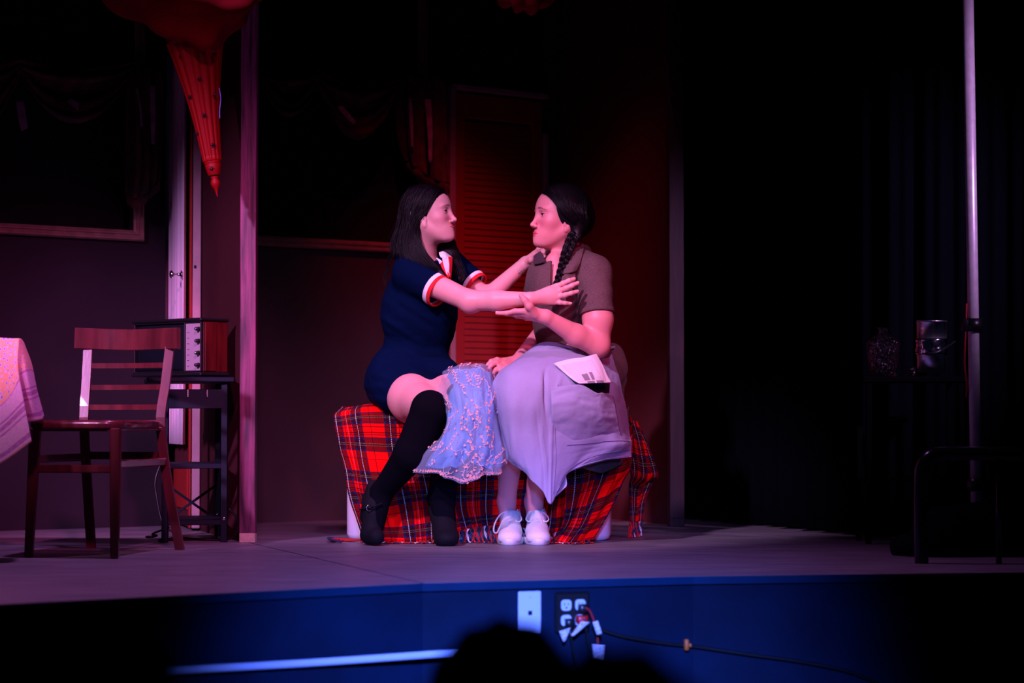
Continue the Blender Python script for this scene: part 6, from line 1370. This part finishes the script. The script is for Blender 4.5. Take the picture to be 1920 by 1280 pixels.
# ---------------------------------------------------------------- tulle dress lying across the laps
tl_ = thing('tulle_dress', P(880, 790, 7.85), 'pale blue satin and tulle dress with pink flower embroidery, held between the two women', 'dress')
inner = [[(836, 704, 7.96), (855, 694, 7.92), (885, 690, 7.90), (908, 692, 7.92), (922, 704, 7.97)],
         [(838, 735, 7.86), (858, 730, 7.79), (888, 728, 7.77), (912, 730, 7.79), (928, 735, 7.85)],
         [(842, 775, 7.82), (862, 772, 7.75), (890, 770, 7.73), (915, 772, 7.75), (932, 776, 7.82)],
         [(832, 815, 7.82), (855, 815, 7.75), (888, 815, 7.73), (918, 816, 7.75), (939, 820, 7.81)],
         [(812, 845, 7.83), (842, 850, 7.76), (882, 852, 7.74), (918, 852, 7.76), (944, 853, 7.81)],
         [(797, 874, 7.84), (828, 878, 7.78), (862, 866, 7.76), (905, 874, 7.77), (944, 876, 7.82)]]
Gi = net(inner, 130, 120); U, Vv = ngrid(130, 120); di = .016 * vn(U, Vv, 9, 1.5, 51, 1) * (.4 + Vv) + .003 * vn(U, Vv, 20, 3, 52, 1)
v_, f_, uv_ = shell(Gi, .003, di); obj('satin_skirt', (v_, f_), M['satin'], tl_, label='pale blue satin underskirt')
outer = [[(824, 712, 7.98), (840, 690, 7.90), (876, 683, 7.86), (912, 684, 7.88), (930, 700, 7.96)],
         [(822, 742, 7.86), (850, 730, 7.76), (888, 726, 7.73), (918, 728, 7.76), (932, 736, 7.84)],
         [(838, 778, 7.80), (860, 774, 7.72), (890, 770, 7.70), (918, 774, 7.72), (937, 780, 7.80)],
         [(826, 818, 7.80), (852, 817, 7.72), (888, 817, 7.70), (920, 818, 7.72), (944, 822, 7.79)],
         [(798, 850, 7.81), (838, 855, 7.73), (882, 858, 7.71), (920, 858, 7.73), (949, 858, 7.79)],
         [(774, 886, 7.83), (822, 889, 7.76), (870, 905, 7.74), (906, 892, 7.74), (948, 886, 7.80)]]
Go = net(outer, 130, 120); do = .012 * vn(U, Vv, 10, 2, 53, 1) * (.4 + Vv) + .003 * vn(U, Vv, 18, 6, 54, 1) + .012 * np.sin(U * 30) * np.clip(Vv - .85, 0, 1) * 4
v_, f_, uv_ = shell(Go, .0012, do); obj('tulle_layer', (v_, f_), M['tulle'], tl_, label='sheer tulle overlay')
no = gnorm(Go); no = no * (-1 if no[..., 1].mean() > 0 else 1)
def ont(u, v, lift=.002):
    u = min(max(u, 0), 1); v = min(max(v, 0), 1); j, i = int(round(v * 119)), int(round(u * 129)); return Go[j, i] + no[j, i] * (do[j, i] + lift), no[j, i]
fl_p, vn_p = [], []
rg = np.random.default_rng(12)
def petal(c, nrm, ang, L_, w__):
    a = unit(np.cross(nrm, (0, 0, 1))); b = np.cross(nrm, a); d = a * math.cos(ang) + b * math.sin(ang); s = -a * math.sin(ang) + b * math.cos(ang)
    v = [c, c + d * L_ * .5 + s * w__ + nrm * .0008, c + d * L_ + nrm * .0004, c + d * L_ * .5 - s * w__ + nrm * .0008]; v2 = [p - nrm * .0008 for p in v]
    return np.array(v + v2), [(0, 1, 2, 3), (7, 6, 5, 4), (0, 4, 5, 1), (1, 5, 6, 2), (2, 6, 7, 3), (3, 7, 4, 0)]
for s in range(74):
    u, v = rg.uniform(.04, .96), rg.uniform(.03, .97); th = rg.uniform(0, 6.28); pts = []; cu = rg.uniform(-.5, .5)
    for k_ in range(9):
        p, n_v = ont(u, v); pts.append(p); u += .017 * math.cos(th); v += .016 * math.sin(th); th += cu
        if k_ in (2, 4, 6, 8):
            side = rg.choice((-1, 1)); q, nq = ont(u + side * .018 * math.sin(th), v + side * .016 * math.cos(th), .003)
            if k_ in (4, 8):
                for m_ in range(5): fl_p.append(petal(q, nq, th + m_ * 1.257, rg.uniform(.0042, .0062), .0017))
            else: fl_p.append(petal(q, nq, th + side, .0065, .0014)); fl_p.append(petal(q, nq, th - side, .006, .0014))
    vn_p.append(tube(pts, .0008, 4, 20))
for k_ in range(60):
    u = k_ / 59; p, n_v = ont(u, .975); 
    for m_ in range(3): fl_p.append(petal(p, n_v, m_ * 2.1 + k_, .006, .002))
obj('embroidered_flowers', join(fl_p), M['embro'], tl_, smooth=False, kind='stuff', label='pink and silver embroidered flowers')
obj('embroidered_vines', join(vn_p), mat('silver_thread', (.75, .7, .85), .4), tl_, kind='stuff', label='pale embroidered vines')
